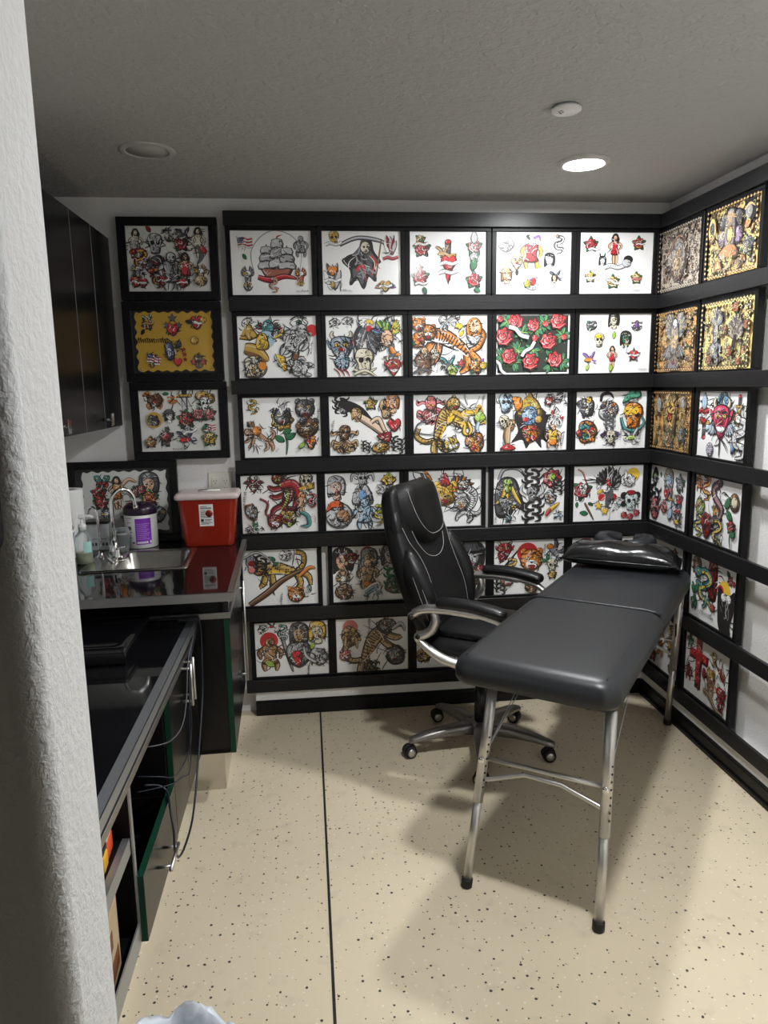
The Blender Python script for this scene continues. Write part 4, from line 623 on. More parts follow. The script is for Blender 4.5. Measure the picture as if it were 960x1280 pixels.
ART['b61'] = ('a monkey before a red sun, a bearded hermit and a rhinoceros', [('eye', .12, .13, .1, dict(col=GRN, r=20)), ('bird', .24, .08, .08), ('sun', .19, .34, .15), ('figure', .2, .6, .3, dict(col=(.45, .24, .11))), ('leaf', .13, .72, .14, dict(x=0, y=0, an=-30, l=1.3, col=LIME)), ('line', .42, .55, .4, dict(pts=[(-.2, .8), (0, 0), (.25, -.9)], w=.1, col=GRY, ol=.03)), ('snake', .38, .2, .15, dict(col=TEAL, belly=LG)), ('head', .6, .26, .22, dict(skin=TAN, hair=DGY)), ('shape', .58, .6, .26, dict(pts=[(-.6, .6), (.6, .7), (.8, -.2), (.1, -.9), (-.6, -.4)], col=GRY)), ('scrib', .6, .5, .24, dict(x=0, y=0, a=.8, b=.9, n=24)), ('shape', .56, .7, .15, dict(pts=[(-.5, .8), (.6, .7), (.2, -1)], col=RED)), ('head', .85, .22, .2, dict(hair=YEL, skin=BONE)), ('leaf', .8, .4, .13, dict(x=0, y=0, an=-110, l=1, col=LIME)), ('blotch', .86, .66, .19, dict(pal=[LG, GRY, LG], n=7, line=16)), ('line', .76, .62, .17, dict(pts=[(.4, -.8), (-.5, -.1), (-.7, .9)], w=.3, col=LG, ol=.04)), ('script', .72, .88, .12, dict(r=85))])
ART['b62'] = ('a prowling brown tiger, an elephant and a dark ape', [('sun', .2, .17, .13, dict(col=PINK)), ('blotch', .2, .34, .2, dict(pal=[TAN, GOLD, BRN], n=7, line=14)), ('line', .13, .45, .13, dict(pts=[(0, .6), (-.2, -.9)], w=.4, col=TAN, ol=.05)), ('line', .27, .45, .13, dict(pts=[(0, .6), (.2, -.9)], w=.4, col=TAN, ol=.05)), ('cat', .52, .55, .5, dict(r=32, col=(.5, .33, .15), belly=TAN, f=-1)), ('blotch', .72, .16, .16, dict(pal=[GRY, BRN, TAN], n=7, line=14)), ('line', .88, .2, .15, dict(pts=[(-.8, -.2), (.2, .4), (.6, -.5)], w=.4, col=LG, ol=.05)), ('blotch', .82, .7, .2, dict(pal=[DGY, GRY, K], n=7, line=14)), ('face', .8, .72, .12, dict(x=0, y=0, k=.9, col=GRY, belly=LG)), ('face', .12, .68, .12, dict(x=0, y=0, k=.8, col=PINK)), ('tribal', .5, .9, .13, dict(r=90)), ('script', .46, .15, .13, dict(r=85))])
for k, q in (('b63', 'a small brown owl, mostly behind the chair arm'), ('b64', 'animal drawings, behind the chair base'), ('b65', 'animal drawings, behind the far end of the table')):
    ART[k] = (q, [('blotch', .1, .75, .17, dict(pal=[GOLD, TAN, BRN], n=6, line=10)), ('cat', .5, .5, .4), ('head', .82, .3, .2), ('snake', .25, .3, .2), ('rose', .82, .78, .15)])
# right wall
ART['r33'] = None
ART['r32'] = ('a red and pink horned mask between two daggers', [('dagger', .13, .35, .34, dict(r=180, col=GRY)), ('heart', .12, .38, .16), ('band', .12, .3, .14, dict(col=RED)), ('leaf', .12, .3, .25, dict(x=0, y=0, an=90, l=1, col=LBL)), ('wing', .52, .25, .3, dict(x=-.2, y=0, an=100, l=.8, col=BLU, tip=TEAL, side=1, n=6)), ('wing', .52, .25, .3, dict(x=.2, y=0, an=80, l=.8, col=BLU, tip=TEAL, side=-1, n=6)), ('wing', .5, .5, .4, dict(x=-.2, y=.2, an=-130, l=.9, col=LBL, tip=LG, side=1, n=5)), ('wing', .5, .5, .4, dict(x=.2, y=.2, an=-50, l=.9, col=LBL, tip=LG, side=-1, n=5)), ('devil', .5, .42, .3, dict(col=(.66, .06, .14))), ('line', .5, .82, .18, dict(pts=[(0, .9), (0, -.9)], w=.18)), ('ell', .3, .88, .1, dict(x=0, y=0, a=.9, b=1, col=(.6, .55, .66))), ('dagger', .85, .3, .22, dict(col=GOLD)), ('rose', .82, .38, .1, dict(col=ORG, hi=YEL)), ('leaf', .75, .9, .4, dict(x=0, y=0, an=65, l=.9, col=BLU, w=.15)), ('snake', .9, .65, .3, dict(col=W_, belly=LG))])
ART['r41'] = ('a pale long mask, black panthers and small roses', [('blotch', .12, .22, .14, dict(pal=[K, GRY, LIME], n=5, line=8, b=1.4)), ('leaf', .28, .1, .1, dict(x=0, y=0, an=-90, l=1)), ('head', .5, .22, .2, dict(skin=LBL, hair=GRY)), ('heart', .46, .46, .12, dict(banner=False)), ('rose', .8, .22, .16, dict(col=GRY, hi=LG)), ('rose', .8, .48, .13), ('tribal', .15, .62, .25), ('blotch', .15, .75, .17, dict(pal=[PINK, K, LG], n=6, line=10, b=1.3)), ('dagger', .6, .62, .25, dict(col=LBL)), ('blotch', .42, .68, .12, dict(pal=[PINK, RED, LG], n=5, line=6)), ('leaf', .55, .88, .22, dict(x=0, y=0, an=60, l=1, col=LBL)), ('bird', .8, .68, .14), ('bird', .8, .86, .15, dict(belly=YEL))])
ART['r42'] = ('a purple cobra on an orange rose among small dragons', [('figure', .08, .14, .14, dict(col=ORG)), ('snake', .25, .17, .2, dict(col=RED)), ('rose', .52, .5, .17, dict(col=ORG, hi=YEL)), ('snake', .5, .36, .33, dict(col=(.10, .06, .12), belly=(.45, .22, .2), pts=[(.15, .85), (-.3, .6), (-.2, .2), (.3, -.2), (.2, -.6), (-.3, -.7)])), ('leaf', .7, .45, .2, dict(x=0, y=0, an=-40, l=1)), ('leaf', .68, .42, .2, dict(x=0, y=0, an=60, l=1)), ('ell', .85, .3, .13, dict(x=0, y=0, a=.9, b=1, col=BRN)), ('ell', .85, .3, .08, dict(x=0, y=0, a=.9, b=1, col=BONE)), ('blotch', .14, .48, .15, dict(pal=[LIME, PINK, LG], n=6, line=8)), ('snake', .13, .78, .18, dict(col=GRN)), ('blotch', .32, .74, .17, dict(pal=[DRED, RED, K], n=6, line=8, b=1.2)), ('dragon', .54, .82, .2, dict(col=DGY, spike=GRN)), ('rose', .83, .66, .12), ('line', .83, .85, .15, dict(pts=[(0, .9), (-.1, 0), (.1, -.9)], w=.15, col=GRN, ol=.03)), ('leaf', .83, .8, .14, dict(x=0, y=0, an=30, l=1))])
ART['r51'] = ('a pale sheet partly behind the pillow', [('rose', .75, .14, .1), ('band', .85, .2, .14), ('snake', .3, .4, .25), ('rose', .7, .7, .2), ('head', .25, .8, .17)])
ART['r52'] = ('a black owl, yellow moon and red totem', [('head', .14, .18, .16, dict(hair=BRN, skin=TAN)), ('shape', .5, .3, .3, dict(pts=[(-.3, .95), (.3, .95), (.35, -.6), (.2, -.95), (-.2, -.95), (-.35, -.6)], col=DRED)), ('scrib', .5, .3, .3, dict(x=0, y=0, a=.35, b=.9, n=24, w=.08)), ('leaf', .85, .14, .12, dict(x=0, y=0, an=130, l=1)), ('rose', .86, .18, .09, dict(leaves=0)), ('rose', .93, .2, .06, dict(leaves=0)), ('sun', .76, .36, .14, dict(col=YEL)), ('sun', .68, .38, .08, dict(col=RED)), ('shape', .8, .62, .36, dict(pts=[(-.5, .7), (-.2, .55), (.25, .55), (.55, .75), (.5, 0), (.3, -.6), (.35, -.95), (-.3, -.95), (-.5, -.2)], col=K)), ('ell', .75, .46, .06, dict(x=0, y=0, a=1, b=1, col=W_)), ('ell', .85, .46, .06, dict(x=0, y=0, a=1, b=1, col=W_)), ('scrib', .8, .65, .25, dict(x=0, y=0, a=.5, b=.9, n=10, col=GRY)), ('dragon', .34, .48, .3, dict(col=TEAL, spike=GRN)), ('leaf', .15, .6, .2, dict(x=0, y=0, an=70, l=.9)), ('leaf', .12, .62, .2, dict(x=0, y=0, an=110, l=.9)), ('figure', .13, .76, .13, dict(col=GRN)), ('script', .42, .87, .2), ('rose', .55, .7, .08)])
ART['r61'] = ('a yellow figure partly behind the table leg', [('snake', .8, .14, .15, dict(col=DGY)), ('figure', .78, .42, .2, dict(col=GOLD)), ('bird', .8, .64, .13, dict(belly=DGY)), ('rose', .8, .86, .1, dict(col=GRY, hi=LG)), ('cat', .35, .5, .3), ('rose', .3, .82, .15)])
ART['r62'] = ('a large red patterned cross', [('figure', .1, .14, .13, dict(col=GRN)), ('cross', .32, .42, .42), ('figure', .1, .66, .15, dict(col=DRED)), ('eagle', .66, .2, .12, dict(col=GOLD, head=BONE)), ('wing', .84, .32, .2, dict(x=.2, y=-.6, an=115, l=1.2, col=DRED, tip=BRN, side=-1, n=7)), ('face', .62, .48, .14, dict(x=0, y=0, k=.8, col=GOLD)), ('tribal', .63, .64, .13, dict(col=BRN)), ('devil', .85, .66, .15), ('figure', .86, .78, .14, dict(col=DRED)), ('ell', .48, .5, .08, dict(x=0, y=0, a=.7, b=1, col=DRED)), ('line', .7, .86, .3, dict(pts=[(-.9, .3), (-.3, .2), (.2, -.2), (.9, -.3)], w=.2, col=TAN, ol=.03)), ('bands', .7, .86, .3, dict(pts=[(-.9, .3), (-.3, .2), (.2, -.2), (.9, -.3)], w=.3, step=1))])
AMB = (.84, .55, .22); AMB2 = (.80, .45, .17)
def c_oval(a):
    a.at(.5, .5, .34); a.ell(0, 0, .85, 1.05, (.35, .14, .08), .08, 20); a.ell(0, 0, .68, .88, (.30, .26, .22), .06, 20); a.at(.52, .42, .14); a.head(skin=TAN, hair=GRY); a.at(.48, .6, .2); a.figure(col=(.6, .42, .2))
def c_crown(a):
    a.at(.48, .42, .34); a.ell(-.5, .5, .33, .36, DGY, .06); a.ell(.5, .5, .33, .36, DGY, .06); a.ell(-.55, -.15, .3, .35, (.28, .2, .3), .06); a.ell(.6, -.15, .3, .35, (.3, .2, .3), .06)
    a.shape([(-.4, -.1), (-.3, .8), (0, 1), (.3, .8), (.4, -.1), (.2, -.8), (-.2, -.8)], (.22, .2, .22), .06); a.ell(0, -.05, .2, .34, AMB, .05); a.scrib(0, .5, .4, .4, 14, .05, TAN); a.shape([(-.8, -.9), (-.3, -.5), (.4, -.55), (.6, -1)], (.42, .2, .1), .05)
    a.at(.83, .24, .2); a.ell(0, .2, .75, .8, K, .06); a.ell(-.1, .1, .4, .45, (.3, .3, .32), 0); a.line([(-.6, .3), (0, .6), (.6, .3)], .15, AMB); a.ell(-.2, -.7, .3, .3, (.6, .2, .08), .05)
    a.at(.12, .3, .2); a.ell(0, 0, .5, .9, AMB, .12); a.ell(0, 0, .3, .6, DGY, 0); a.at(.27, .8, .15); a.shape([(-.9, -.8), (0, .9), (.9, -.8)], (.35, .18, .1), .1, 1); a.shape([(-.4, -.5), (0, .3), (.4, -.5)], AMB, .08, 1); a.at(.83, .66, .17); a.rose(col=(.2, .2, .24), hi=(.35, .33, .34), leaves=4)
def c_eagle(a):
    a.at(.5, .48, .55); a.wing(-.12, .1, 118, .95, (.20, .20, .22), (.34, .33, .34), 1, 8); a.wing(.12, .1, 62, .95, (.20, .20, .22), (.34, .33, .34), -1, 8); a.wing(-.1, -.1, 235, .7, (.22, .22, .24), (.33, .32, .33), 1, 6); a.wing(.1, -.1, -55, .7, (.22, .22, .24), (.33, .32, .33), -1, 6)
    a.shape([(-.2, .4), (.2, .4), (.18, -.4), (-.18, -.4)], (.28, .26, .26), .05); a.ell(0, .45, .13, .14, W_, .05); a.scrib(0, 0, .2, .4, 12, .05, AMB); a.at(.5, .86, .17); a.shape([(-1, -.6), (-.4, .5), (.4, .5), (1, -.6)], (.2, .18, .2), .06); a.ell(0, .1, .3, .25, DRED, .05)
    a.at(.1, .65, .15); a.dagger(col=BRN); a.at(.9, .5, .17); a.rose(col=ORG, hi=AMB)
def c_birds(a):
    a.at(.3, .38, .34); a.wing(0, 0, 110, .9, (.24, .24, .28), (.42, .38, .36), 1, 5); a.wing(.1, 0, 60, .8, (.24, .24, .28), (.4, .36, .33), -1, 5); a.line([(0, .1), (0, -.6), (.1, -.9)], .35, (.3, .3, .33), ol=.04); a.at(.3, .72, .22); a.figure(col=(.26, .27, .3))
    a.at(.7, .45, .34); a.wing(0, -.4, 112, 1.1, (.12, .1, .12), (.3, .24, .22), 1, 6); a.wing(0, -.4, 60, 1.1, (.12, .1, .12), (.3, .24, .22), -1, 6); a.line([(0, -.2), (-.1, -.7), (-.3, -1)], .25, K)
    for x, y, k in ((.68, .14, .11), (.5, .42, .09), (.6, .75, .12), (.2, .85, .1), (.88, .75, .1), (.8, .88, .1), (.9, .4, .09)): a.at(x, y, k); a.rose(col=(.5, .14, .08), hi=(.6, .3, .15), leaves=4)
def c_idol(a):
    a.at(.5, .4, .42); a.shape([(-.45, .6), (-.3, .95), (.3, .95), (.45, .6), (.5, -.2), (.25, -.9), (-.25, -.9), (-.5, -.2)], (.3, .2, .09), .06); a.scrib(0, .2, .5, .7, 34, .06); a.scrib(0, .2, .5, .7, 20, .05, AMB); a.ell(-.18, .4, .12, .08, YEL, .05); a.ell(.18, .4, .12, .08, YEL, .05); a.ell(0, -.1, .2, .14, DRED, .05)
    a.at(.82, .22, .15); a.ell(0, 0, .8, 1, (.25, .16, .08), .1); a.ell(0, 0, .4, .6, (.3, .3, .32), .06); a.at(.2, .25, .14); a.ell(0, 0, .6, 1, (.3, .3, .32), .1); a.at(.5, .82, .2); a.rose(col=(.35, .16, .07), hi=AMB, leaves=6); a.at(.82, .7, .16); a.rose(col=(.2, .2, .24), hi=(.35, .3, .3))
ORN = {'r11': ('a grey-brown ornate sheet with oval portrait', (.56, .48, .38), c_oval), 'r12': ('an amber ornate sheet with a ringed face', AMB, c_crown), 'r21': ('an amber ornate sheet with a grey spread eagle', AMB2, c_eagle), 'r22': ('a golden ornate sheet with two dark diving birds', (.84, .64, .26), c_birds), 'r31': ('a dark amber ornate sheet with a carved idol', (.72, .42, .14), c_idol)}
# loose frames on the left
ART['l1'] = ('mermaids, swallows and red hearts', [('woman', .12, .27, .24, dict(dress=LG, skin=BONE)), ('dragon', .16, .52, .17, dict(col=DRED, spike=DGY)), ('leaf', .3, .1, .12, dict(x=0, y=0, an=120, l=1, col=DRED)), ('skull', .34, .28, .17, dict(col=LG)), ('anchor', .52, .13, .12), ('rose', .66, .27, .14, dict(hi=RED)), ('bird', .7, .15, .14, dict(belly=DGY)), ('woman', .87, .25, .24, dict(dress=BONE, skin=BONE)), ('line', .88, .45, .17, dict(pts=[(-.2, .9), (.2, 0), (-.3, -.8)], w=.4, col=DGY)), ('leaf', .95, .42, .14, dict(x=0, y=0, an=120, l=1, col=RED)), ('blotch', .35, .6, .19, dict(pal=[DGY, DRED, TAN], n=7, line=14)), ('dragon', .36, .8, .16, dict(col=DRED, spike=BRN)), ('figure', .53, .7, .3, dict(col=LG, robe=GRY)), ('woman', .7, .66, .27, dict(dress=RED, skin=TAN)), ('eagle', .12, .7, .14), ('heart', .1, .85, .1), ('heart', .18, .87, .09), ('heart', .42, .83, .09), ('heart', .65, .87, .09), ('star', .66, .84, .1, dict(col=DGY)), ('heart', .66, .86, .07), ('eagle', .88, .75, .17, dict(col=BRN, tip=TAN)), ('ell', .88, .84, .1, dict(x=0, y=0, a=1, b=.8, col=TAN))])
ART['l3'] = ('a horse head, a dagger through a rose and a skull in a sombrero', [('horse', .18, .16, .17, dict(col=ORG, mane=TAN)), ('blotch', .2, .16, .14, dict(pal=[BRN, RED, GOLD], n=6, line=10)), ('leaf', .3, .06, .1, dict(x=0, y=0, an=0, l=1)), ('octopus', .42, .15, .08, dict(col=ORG)), ('dagger', .57, .2, .3, dict(r=0, col=LG, grip=K)), ('rose', .58, .48, .17), ('dagger', .58, .58, .1, dict(col=LG)), ('ell', .83, .13, .18, dict(x=0, y=0, a=.9, b=.5, col=GOLD, rot=-20)), ('ell', .84, .16, .12, dict(x=0, y=0, a=.8, b=.3, col=BRN, rot=-20)), ('skull', .82, .24, .12, dict(col=W_)), ('rose', .74, .4, .13, dict(col=PINK)), ('rose', .87, .4, .13, dict(col=PINK)), ('sun', .18, .48, .13, dict(col=GOLD)), ('blotch', .17, .49, .11, dict(pal=[DGY, BONE, GRY], n=6, line=8)), ('head', .37, .42, .11, dict(hat=DGY, skin=W_)), ('cross', .33, .76, .17, dict(col=DGY)), ('rose', .32, .75, .11), ('bird', .57, .8, .17), ('band', .62, .68, .12, dict(r=15)), ('flag', .86, .64, .11, dict(pole=False)), ('leaf', .78, .66, .1, dict(x=0, y=0, an=60, l=1)), ('rose', .86, .8, .14, dict(col=YEL, hi=GOLD)), ('rose', .12, .84, .11, dict(col=ORG, hi=TAN)), ('script', .48, .96, .12)])
ART['l2'] = ('red hearts, a flag and eagles on a mustard scalloped sheet', [('rose', .2, .22, .11, dict(col=RED, leaves=4)), ('bird', .2, .16, .1, dict(col=LG, belly=GOLD)), ('band', .21, .21, .09, dict(col=GOLD)), ('leaf', .15, .3, .1, dict(x=0, y=0, an=-120, l=1, col=K)), ('heart', .5, .3, .13, dict(banner=False)), ('star', .5, .13, .08, dict(col=DGY)), ('star', .42, .24, .06, dict(col=DGY)), ('star', .58, .24, .06, dict(col=DGY)), ('heart', .8, .2, .13), ('leaf', .75, .2, .12, dict(x=0, y=0, an=170, l=1, col=K)), ('ell', .88, .16, .05, dict(x=0, y=0, a=1, b=1, col=GOLD)), ('script', .25, .48, .24, dict(n=14, w=.03, col=K)), ('ell', .76, .48, .08, dict(x=0, y=0, a=1, b=1, col=(.40, .25, .04), ol=0)), ('ell', .76, .48, .06, dict(x=0, y=0, a=1, b=1, col=(.55, .34, .06), ol=.12)), ('flag', .23, .78, .13, dict(r=-15)), ('wing', .5, .6, .17, dict(x=.1, y=0, an=40, l=1, col=K, tip=DGY, side=-1, n=5)), ('shape', .46, .65, .16, dict(pts=[(-.4, .8), (.2, .6), (.3, -.6), (-.3, -.8)], col=(.06, .08, .18))), ('scrib', .46, .65, .14, dict(x=0, y=0, a=.3, b=.6, n=9, col=W_)), ('heart', .54, .82, .08, dict(banner=False)), ('star', .62, .62, .04, dict(col=DRED)), ('star', .63, .7, .04, dict(col=DRED)), ('star', .63, .78, .04, dict(col=DRED)), ('anchor', .8, .8, .13), ('rose', .74, .82, .06), ('rose', .86, .82, .06)])
ART['l4'] = ('roses, a pin-up and a curly-haired portrait on a scalloped grey sheet, behind the tap', [('butterfly', .29, .2, .12), ('rose', .25, .36, .13), ('rose', .27, .5, .13), ('woman', .44, .36, .26, dict(dress=ORG)), ('line', .57, .2, .12, dict(pts=[(-.8, -.4), (0, .3), (.9, -.1)], w=.4, col=SKIN, ol=.05)), ('rose', .62, .36, .1, dict(col=PINK)), ('rose', .58, .55, .08, dict(col=PINK)), ('head', .78, .26, .2, dict(hair=DGY)), ('rose', .7, .32, .09), ('rose', .78, .46, .15, dict(col=ORG)), ('blotch', .84, .68, .16, dict(pal=[GRY, BRN, TAN], n=6, line=10)), ('eagle', .32, .72, .14), ('rose', .55, .75, .12), ('blotch', .6, .6, .1, dict(pal=[RED, PINK, DGY], n=4, line=6))])

# ------------------------------------------------------------------ frames and prints
def frame_mesh(w, h, b, front, back, name='frame'):
    mb = MB(); xs = (-w / 2 - b, -w / 2 + .001, w / 2 - .001, w / 2 + b); zs = (-b, .001, h - .001, h + b)
    mb.box(xs[0], xs[3], front, back, zs[0], zs[1], bev=.0015, seg=1); mb.box(xs[0], xs[3], front, back, zs[2], zs[3], bev=.0015, seg=1)
    mb.box(xs[0], xs[1], front, back, zs[1], zs[2], bev=.0015, seg=1); mb.box(xs[2], xs[3], front, back, zs[1], zs[2], bev=.0015, seg=1)
    mb.box(-w / 2, w / 2, .004, back - .001, 0, h)
    return mb.mesh(name, M['black_frame'])
FM = frame_mesh(PW, PH, .0205, -.008, .022)
def roses_sheet(a):
    a.at(.5, .5, 1)
    for fx, fy in ((.1, .35), (.3, .6), (.55, .25), (.7, .55), (.9, .35), (.25, .8), (.75, .85), (.5, .6), (.9, .8), (.35, .3), (.65, .15), (.08, .7), (.15, .12)):
        a.at(fx, fy, .17)
        for i in range(6): a.leaf(0, 0, i * 60 + a.rng.uniform(0, 40), .95, (.05, .20, .10), .2); 
        for i in range(5): a.line([(0, 0), (math.cos(i * 1.25) * .9, math.sin(i * 1.25) * .9)], .07, LIME, n=1)
    for fx, fy, k in ((.26, .12, .15), (.5, .18, .12), (.84, .12, .16), (.11, .37, .17), (.71, .45, .16), (.18, .7, .15), (.47, .79, .16), (.8, .75, .15), (.66, .16, .06), (.52, .4, .06), (.91, .38, .06), (.05, .08, .06)):
        a.at(fx, fy, k * 1.28, a.rng.uniform(0, 90)); a.rose(leaves=0, col=(.68, .05, .06), hi=(.80, .22, .22))
    a.at(.3, .3, .2, -35); a.band(); a.at(.43, .58, .17, 40); a.band(); a.at(.06, .88, .15, -60); a.band()
def hang(key, x, y, z, rz, label, group):
    t = thing('framed_print', label, 'framed print', (x, y, z), rz, group)
    fr = bpy.data.objects.new('frame', FM); COL.objects.link(fr); fr.parent = t
    seed = sum(ord(ch) * (i + 3) * 17 for i, ch in enumerate(key))
    if key in ORN:
        a = Art(PW, PH, seed, ORN[key][1]); ornate(a, ORN[key][1], ORN[key][2], seed)
    elif key == 'b24':
        a = Art(PW, PH, seed); a.raw([(.008, .008), (PW - .008, .008), (PW - .008, PH - .008), (.008, PH - .008)], (.02, .03, .022)); roses_sheet(a)
    else:
        a = Art(PW, PH, seed); draw(a, ART[key][1], key)
    a.build(t, .002)
    return t
ROWZ = [2.293, 1.9244, 1.5588, 1.1976, .8387, .4744]; RN = ['top', 'second', 'third', 'fourth', 'fifth', 'bottom']; CN = ['first', 'second', 'third', 'fourth', 'last']
BX = [[-2.0154, -1.6098, -1.2105, -.8068, -.4067], [-2.0034, -1.6030, -1.2020, -.8029, -.4002], [-1.9964, -1.5994, -1.2005, -.8048, -.4044], [-2.0235, -1.6282, -1.2270, -.8087, -.4055], [-2.0339, -1.6035, -1.2035, -.8035, -.4050], [-1.9923, -1.5961, -1.1960, -.80, -.40]]
for r in range(6):
    for c in range(5):
        k = 'b%d%d' % (r + 1, c + 1)
        hang(k, BX[r][c] + PW / 2, 0, ROWZ[r] - PH, 0, 'framed print of ' + ART[k][0], 'framed prints in rows on the back wall')
RY_ = [[.0092, -.403], [.0053, -.4054], [.0126, -.3995], [.011, -.4082], [.01, -.4096], [.01, -.404]]
for r in range(6):
    for c in range(2):
        k = 'r%d%d' % (r + 1, c + 1); d = ORN[k][0] if k in ORN else ART[k][0]
        hang(k, 0, RY_[r][c] - PW / 2, ROWZ[r] - PH, -PI / 2, 'framed print on the right wall, ' + d, 'framed prints in rows on the right wall')
# three separate frames and the one leaning on the counter
FB = frame_mesh(PW, PH, .036, -.008, .03)
for key, z, x, lab in (('l1', 2.0305, -2.286, 'separate framed print of mermaids and hearts, topmost of three beside the wall cabinets'), ('l2', 1.673, -2.288, 'separate black frame holding a mustard-yellow scalloped sheet of hearts and flags'), ('l3', 1.3195, -2.281, 'separate framed print of a horse head and roses, lowest of three beside the cabinets')):
    t = thing('framed_print', lab, 'framed print', (x, 0, z), 0, 'separate frames beside the wall cabinets')
    fr = bpy.data.objects.new('frame', FB); COL.objects.link(fr); fr.parent = t
    if key == 'l2': a = Art(PW, PH, 77, (.50, .30, .035), scallop(PW, PH, (.018, .008, .012, .010), 3, 8, 6, .005))
    else: a = Art(PW, PH, 55 + ord(key[1]), (.72, .71, .68))
    draw(a, ART[key][1], key); a.build(t, .002)
    if key == 'l2':
        for u in (.03, PW - .02):
            for v in (.02, PH - .02): MB().lathe([(.003, 0), (.003, .004), (.0005, .005)], 8, xf=T(u - PW / 2, .001, v) @ RX(90)).build('pin', M['chrome'], t)
t = thing('framed_print', 'black framed scalloped sheet of roses, leaning on the counter behind the tap', 'framed print', (-2.562, -.012, .9025), 0)
t.rotation_euler = (R(-3.5), 0, 0)
fr = bpy.data.objects.new('frame', frame_mesh(.43, .31, .034, -.008, .018)); COL.objects.link(fr); fr.parent = t; fr.location = (0, 0, .034)
a = Art(.43, .31, 91, (.66, .66, .63), scallop(.43, .31, (.036, .016, .02, .014), 8, 8, 5, .0045)); draw(a, ART['l4'][1], 'l4'); o = a.build(t, .002); o.location.z = .034

# ------------------------------------------------------------------ the black boards between the rows
BZ = [2.370] + [z - PH - .0085 for z in ROWZ]; BN = ['above the top row', 'under the top row', 'under the second row', 'under the third row', 'under the fourth row', 'under the fifth row', 'under the bottom row']
for i, zt in enumerate(BZ):
    for side in 'br':
        if side == 'b':
            t = thing('wooden_rail', 'black stained board %s of prints on the back wall' % BN[i], 'board', (-2.04 + (.008 if i in (1, 4) else 0), -.0095, zt - .062), 0, 'boards on the back wall')
            L0 = 2.04 - .0265
        else:
            t = thing('wooden_rail', 'black stained board %s of prints on the right wall' % BN[i], 'board', (-.0095, .0, zt - .062), -PI / 2, 'boards on the right wall')
            L0 = 1.75
        MB().box(0, L0, -.017, 0, 0, .062, bev=.0015, seg=1).build('board', M['black_wood'], t)
        for u in ((.35, L0 - .05, ) if side == 'b' else (.9,)):
            MB().lathe([(.0042, 0), (.0038, -.0025), (.001, -.003)], 10, xf=T(u, -.0168, .033) @ RX(-90) @ Matrix.Scale(-1, 4, (0, 0, 1))).build('screw', M['steel_dark'], t)
# ------------------------------------------------------------------ outlet
t = thing('power_outlet', 'ivory double wall outlet above the red sharps bin', 'outlet', (-2.121, WB, 1.095))
MB().box(-.056, .056, -.007, 0, 0, .116, bev=.003).build('cover_plate', M['ivory'], t)
for dx in (-.024, .024):
    s = MB().box(dx - .016, dx + .016, -.009, -.006, .022, .094, bev=.002).build('socket', M['ivory'], t)
    k = MB()
    for dz in (.04, .076):
        k.box(dx - .007, dx - .005, -.0095, -.0085, dz - .005, dz + .005); k.box(dx + .005, dx + .007, -.0095, -.0085, dz - .004, dz + .004); k.box(dx - .002, dx + .002, -.0095, -.0085, dz - .013, dz - .009)
    k.build('slot', M['ink'], s)

def bar_handle(parent, p0, p1, out, r=.0055, so=.034, inset=.016):
    """straight bar from p0 to p1 (on the door face) standing off along 'out'"""
    a, b, o = Vector(p0), Vector(p1), Vector(out); d = (b - a).normalized()
    mb = MB().tube([a + o * so, b + o * so], r, 10)
    for q in (a + d * inset, b - d * inset): mb.tube([q, q + o * so], r * .85, 8)
    return mb.build('handle', M['satin'], parent)

def door_slab(name, parent, x0, x1, y0, y1, z0, z1, face):
    """black-faced door with a green core showing on its edges; face is the axis it looks along"""
    e = MB().box(x0, x1, y0, y1, z0, z1, bev=.0006, seg=1).build(name, M['green'], parent)
    f = MB()
    if face == 'x': f.box(x1, x1 + .0012, y0 + .0008, y1 - .0008, z0 + .0008, z1 - .0008)
    f.build('front_face', M['laminate_satin'], e)
    return e

# ------------------------------------------------------------------ sink cabinet (local x to the right, y to the back wall; origin at the counter's front right corner)
sc = thing('sink_cabinet', 'black sink cabinet with steel-edged top and green-edged door at the back wall', 'cabinet', (-1.9785, -.946, 0), R(1.7))
XL = -.93; YB = .985; YR = .910; YP = .212; XP = -.038; ZB0 = .192; ZT = .90
hx0, hx1, hy0, hy1 = -.60, -.228, .408, .736
ct = MB()
for b in ((XL, hx0, 0, YB), (hx1, -.09, 0, YB), (-.09, 0, 0, YR), (hx0, hx1, 0, hy0), (hx0, hx1, hy1, YB)): ct.box(b[0], b[1], b[2], b[3], ZT - .028, ZT)
ct = ct.build('countertop', M['counter'], sc)
MB().box(XL, .0015, -.0015, .0, ZT - .03, ZT + .0015).box(XL, .0015, -.0015, .0035, ZT, ZT + .0015).box(0, .0015, 0, YR, ZT - .03, ZT + .0015).box(-.020, .0015, 0, YR, ZT, ZT + .0015).build('steel_edge', M['steel'], ct)
body = MB(); x1 = XP - .021
body.box(XL, x1, YP, YP + .018, ZB0, ZT - .03).box(XL, x1, YR - .02, YR - .004, ZB0, ZT - .03).box(XL, x1, YP, YR - .004, ZB0, ZB0 + .018)
body.box(XL, XL + .016, YP, YR - .004, ZB0, ZT - .03).box(x1 - .016, x1, YP, YR - .004, ZT - .16, ZT - .03)
body.build('carcass', M['laminate_satin'], sc)
MB().box(x1, XP, YP, YR - .006, ZT - .13, ZT - .03).build('apron', M['laminate'], sc)
MB().box(XL, XP + .006, YP - .006, YP, .742, .766, bev=.001, seg=1).box(XP, XP + .006, YP, YR - .006, .742, .766).build('lower_rail', M['steel'], sc)
ym = (YP + YR) / 2 + .02
dr = door_slab('door', sc, XP - .020, XP, YP - .002, ym - .002, ZB0, .738, 'x')
bar_handle(dr, (XP + .001, ym - .035, .795), (XP + .001, ym - .035, .35), (1, 0, 0), r=.005, so=.036, inset=.03)
